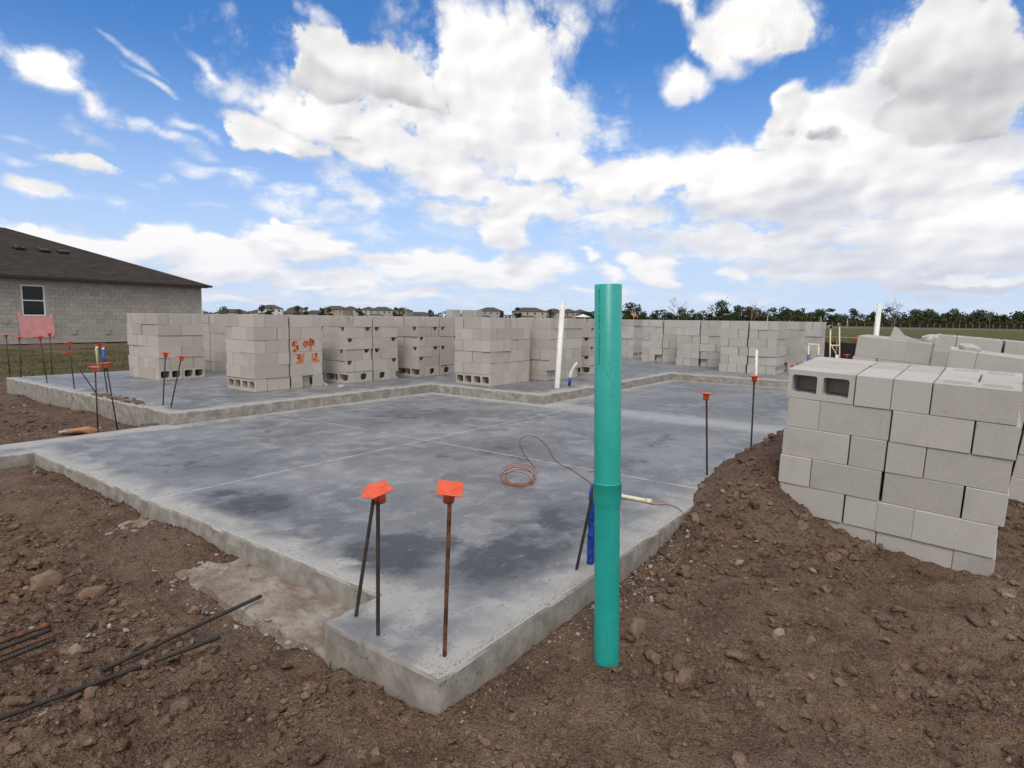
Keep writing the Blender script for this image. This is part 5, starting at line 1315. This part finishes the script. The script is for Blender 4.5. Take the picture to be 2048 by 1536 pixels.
# far houses: walls, hip roof, windows
def far_house(px, D, label, w_=15, d_=12, storeys=2, col=0, yaw=0., seed=0):
    p = place(px, D); e = thing('far_house', label, 'house', p, (0, 0, YAW - math.pi / 2 + yaw), 'houses on the horizon'); h = 3.0 * storeys
    PM().box((-w_ / 2, 0, -.4), (w_ / 2, d_, h)).build('wall', HW[col], e)
    def hip(a0, a1, b0, b1, z, pt, nm='roof'):
        hk = min(a1 - a0, b1 - b0) / 2; b = bmesh.new()
        if a1 - a0 >= b1 - b0: R2 = [(a0 + hk, (b0 + b1) / 2, z + hk * pt), (a1 - hk, (b0 + b1) / 2, z + hk * pt)]
        else: R2 = [((a0 + a1) / 2, b0 + hk, z + hk * pt), ((a0 + a1) / 2, b1 - hk, z + hk * pt)]
        v = [b.verts.new(q_) for q_ in ((a0, b0, z), (a1, b0, z), (a1, b1, z), (a0, b1, z), *R2)]
        if a1 - a0 >= b1 - b0: F = ((0, 1, 5, 4), (1, 2, 5), (2, 3, 4, 5), (3, 0, 4), (3, 2, 1, 0))
        else: F = ((0, 1, 4), (1, 2, 5, 4), (2, 3, 5), (3, 0, 4, 5), (3, 2, 1, 0))
        for f in F: b.faces.new([v[i] for i in f])
        bmesh.ops.recalc_face_normals(b, faces=b.faces); me = bpy.data.meshes.new(nm); b.to_mesh(me); b.free(); me.materials.append(MHR); return obj(nm, me, e)
    hip(-w_ / 2 - .5, w_ / 2 + .5, -.5, d_ + .5, h + .02, .42)
    r = random.Random(seed)
    for st in range(storeys):
        for k in range(3 if w_ < 13 else 4):
            x = -w_ / 2 + (k + .5) * w_ / (3 if w_ < 13 else 4) + r.uniform(-.4, .4); z = st * 3 + .9
            wo_ = PM().box((x - .62, -.06, z - .1), (x + .62, .02, z + 1.6)).build('window', HW[3], e); PM().box((x - .5, -.09, z), (x + .5, -.065, z + 1.5)).build('pane', MHWd, wo_)
    if storeys == 2:
        PM().box((-w_ * .45, -3.0, -.3), (w_ * .05, -.07, 2.7)).build('lanai', HW[col], e); hip(-w_ * .45 - .4, w_ * .05 + .4, -3.4, -.07, 2.72, .3, 'lanai_roof')
    return e
FH = [(462, 420, 1, 1, 20, 'low grey far house nearest the block house corner'), (512, 425, 1, 3, 18, 'low white far house beside the thin light pole'), (541, 405, 2, 3, 15, 'white two storey far house with a tall hip roof'), (574, 420, 1, 2, 16, 'low tan far house right of the white two storey one'), (592, 430, 2, 0, 12, 'cream two storey far house between low roofs'), (632, 440, 1, 1, 18, 'low grey far house half hidden by trees'), (663, 420, 2, 2, 18, 'tan two storey far house above the orange marked stack'), (700, 430, 2, 0, 13, 'cream two storey far house behind a columned porch'), (733, 440, 2, 3, 12, 'white two storey far house with close windows'), (762, 435, 2, 1, 17, 'grey wide two storey far house over the notched stack'), (798, 450, 2, 2, 12, 'tan narrow far house at the end of the row'), (830, 470, 1, 1, 22, 'low grey far house before the wooded horizon'), (976, 400, 2, 1, 16, 'grey two storey far house half hidden by loose blocks'), (1063, 390, 2, 0, 20, 'cream two storey far house left of the white pipe'), (1105, 415, 2, 1, 14, 'grey two storey far house behind the white pipe'), (1140, 425, 2, 2, 13, 'tan two storey far house right of the white pipe'), (1165, 435, 2, 1, 12, 'grey narrow far house beside the green pipe'), (1185, 440, 1, 2, 14, 'low tan far house touching the green pipe')]
for i, (px, D, st, c, wd, lb) in enumerate(FH): far_house(px, D, lb, wd, 11, st, c, random.uniform(-.3, .3), i)
for (px, D, ty, kd, lb) in ((447, 395, 614, 6, 'dark far tree beside the block house corner'), (480, 400, 619, 2, 'olive far tree before the low grey house'), (525, 390, 611, 7, 'olive far tree before the white two storey house'), (540, 385, 616, 1, 'small dark far tree at the white two storey house'), (595, 395, 613, 4, 'loose olive far tree before the cream house'), (612, 395, 614, 3, 'slim dark far tree between far houses'), (645, 390, 616, 0, 'dark bushy far tree above the spray painted stack'), (660, 392, 614, 8, 'small dark far tree beside the tan house'), (720, 395, 617, 1, 'narrow dark far tree before the white house'), (790, 400, 615, 3, 'slim dark far tree at the end of the house row'), (800, 398, 617, 2, 'olive far tree at the end of the house row'), (862, 380, 620, 5, 'reddish brown far tree left of the loose blocks'), (1004, 375, 622, 0, 'dark far tree right of the loose blocks'), (1036, 380, 615, 3, 'tall slim far tree left of the cream house'), (1100, 380, 620, 5, 'brownish far tree before the white pipe'), (1176, 385, 622, 8, 'small dark far tree beside the green pipe')):
    tree(px, D, ty, kd, lb, random.uniform(.9, 1.3), 'trees among the far houses')
# white canopy roof glimpsed before the far houses
p = place(1166, 120); e = thing('white_canopy', 'small white canopy tent before the far houses beside the white pipe', 'tent', p); zt = at(1166, 628, 120)[2] - p[2]
pm = PM(); b = pm.b; hw = 1.1
base_ = [b.verts.new((x_, y_, zt - .6)) for x_, y_ in ((-hw, -hw), (hw, -hw), (hw, hw), (-hw, hw))]; ap = b.verts.new((0, 0, zt))
for k in range(4): b.faces.new((base_[k], base_[(k + 1) % 4], ap))
pm.build('canopy', MWP, e)
for sx in (-1, 1):
    for sy in (-1, 1): PM().tube([(sx * hw, sy * hw, -.2), (sx * hw, sy * hw, zt - .6)], .04, 6).build('leg', MMT, e)
# parked car glimpsed between two stacks
cp_ = g(427, 691, -.28); cp_[2] = far_ground(cp_)
car = thing('parked_car', 'white parked car with dark windows glimpsed between two block stacks', 'car', cp_, (0, 0, .6))
def loft(sec, name, mat):
    b = bmesh.new(); rg = [[b.verts.new(p) for p in s_] for s_ in sec]
    for a_, c_ in zip(rg, rg[1:]):
        for k in range(len(a_)): b.faces.new((a_[k], a_[(k + 1) % len(a_)], c_[(k + 1) % len(a_)], c_[k]))
    b.faces.new(rg[0][::-1]); b.faces.new(rg[-1]); bmesh.ops.recalc_face_normals(b, faces=b.faces)
    me = bpy.data.meshes.new(name); b.to_mesh(me); b.free(); me.materials.append(mat); o = obj(name, me, car); return o
def sect(x, w0, w1, z0, z1): return [(x, -w0, z0), (x, w0, z0), (x, w0 * 1.02, (z0 + z1) / 2), (x, w1, z1), (x, -w1, z1), (x, -w0 * 1.02, (z0 + z1) / 2)]
loft([sect(-2.2, .7, .66, .35, .75), sect(-1.9, .85, .8, .28, .92), sect(-.5, .9, .85, .25, 1.0), sect(1.2, .9, .85, .25, 1.0), sect(2.0, .86, .8, .28, .95), sect(2.25, .7, .7, .4, .8)], 'body', MCAR)
loft([sect(-1.0, .80, .75, .95, 1.02), sect(-.3, .80, .66, .95, 1.46), sect(1.2, .80, .66, .95, 1.46), sect(2.0, .76, .7, .9, 1.0)], 'cabin', MGL)
loft([sect(-.3, .67, .60, 1.44, 1.50), sect(1.25, .67, .60, 1.44, 1.50)], 'roof_panel', MCAR)
for sx in (-1.35, 1.35):
    for sy in (-1, 1):
        o = PM().tube([(sx, sy * .70, .33), (sx, sy * .90, .33)], .33, 18).build('wheel', MTY, car); PM().tube([(sx, sy * .905, .33), (sx, sy * .91, .33)], .2, 14).build('rim', MMT, o)
# a bird over the far trees
p = at(1455, 595, 60); e = PM(); e.tube([(-.12, 0, 0), (0, 0, .0), (.14, 0, .01)], [.01, .035, .012], 8)
e.poly([(0, .02, .01), (.06, .02, .01), (.01, .28, .09)]); e.poly([(0, -.02, .01), (.06, -.02, .01), (.01, -.28, .09)])
o = e.build('bird', MBK); o.location = V(p); tag(o, 'small dark bird flying above the far tree line', 'bird')
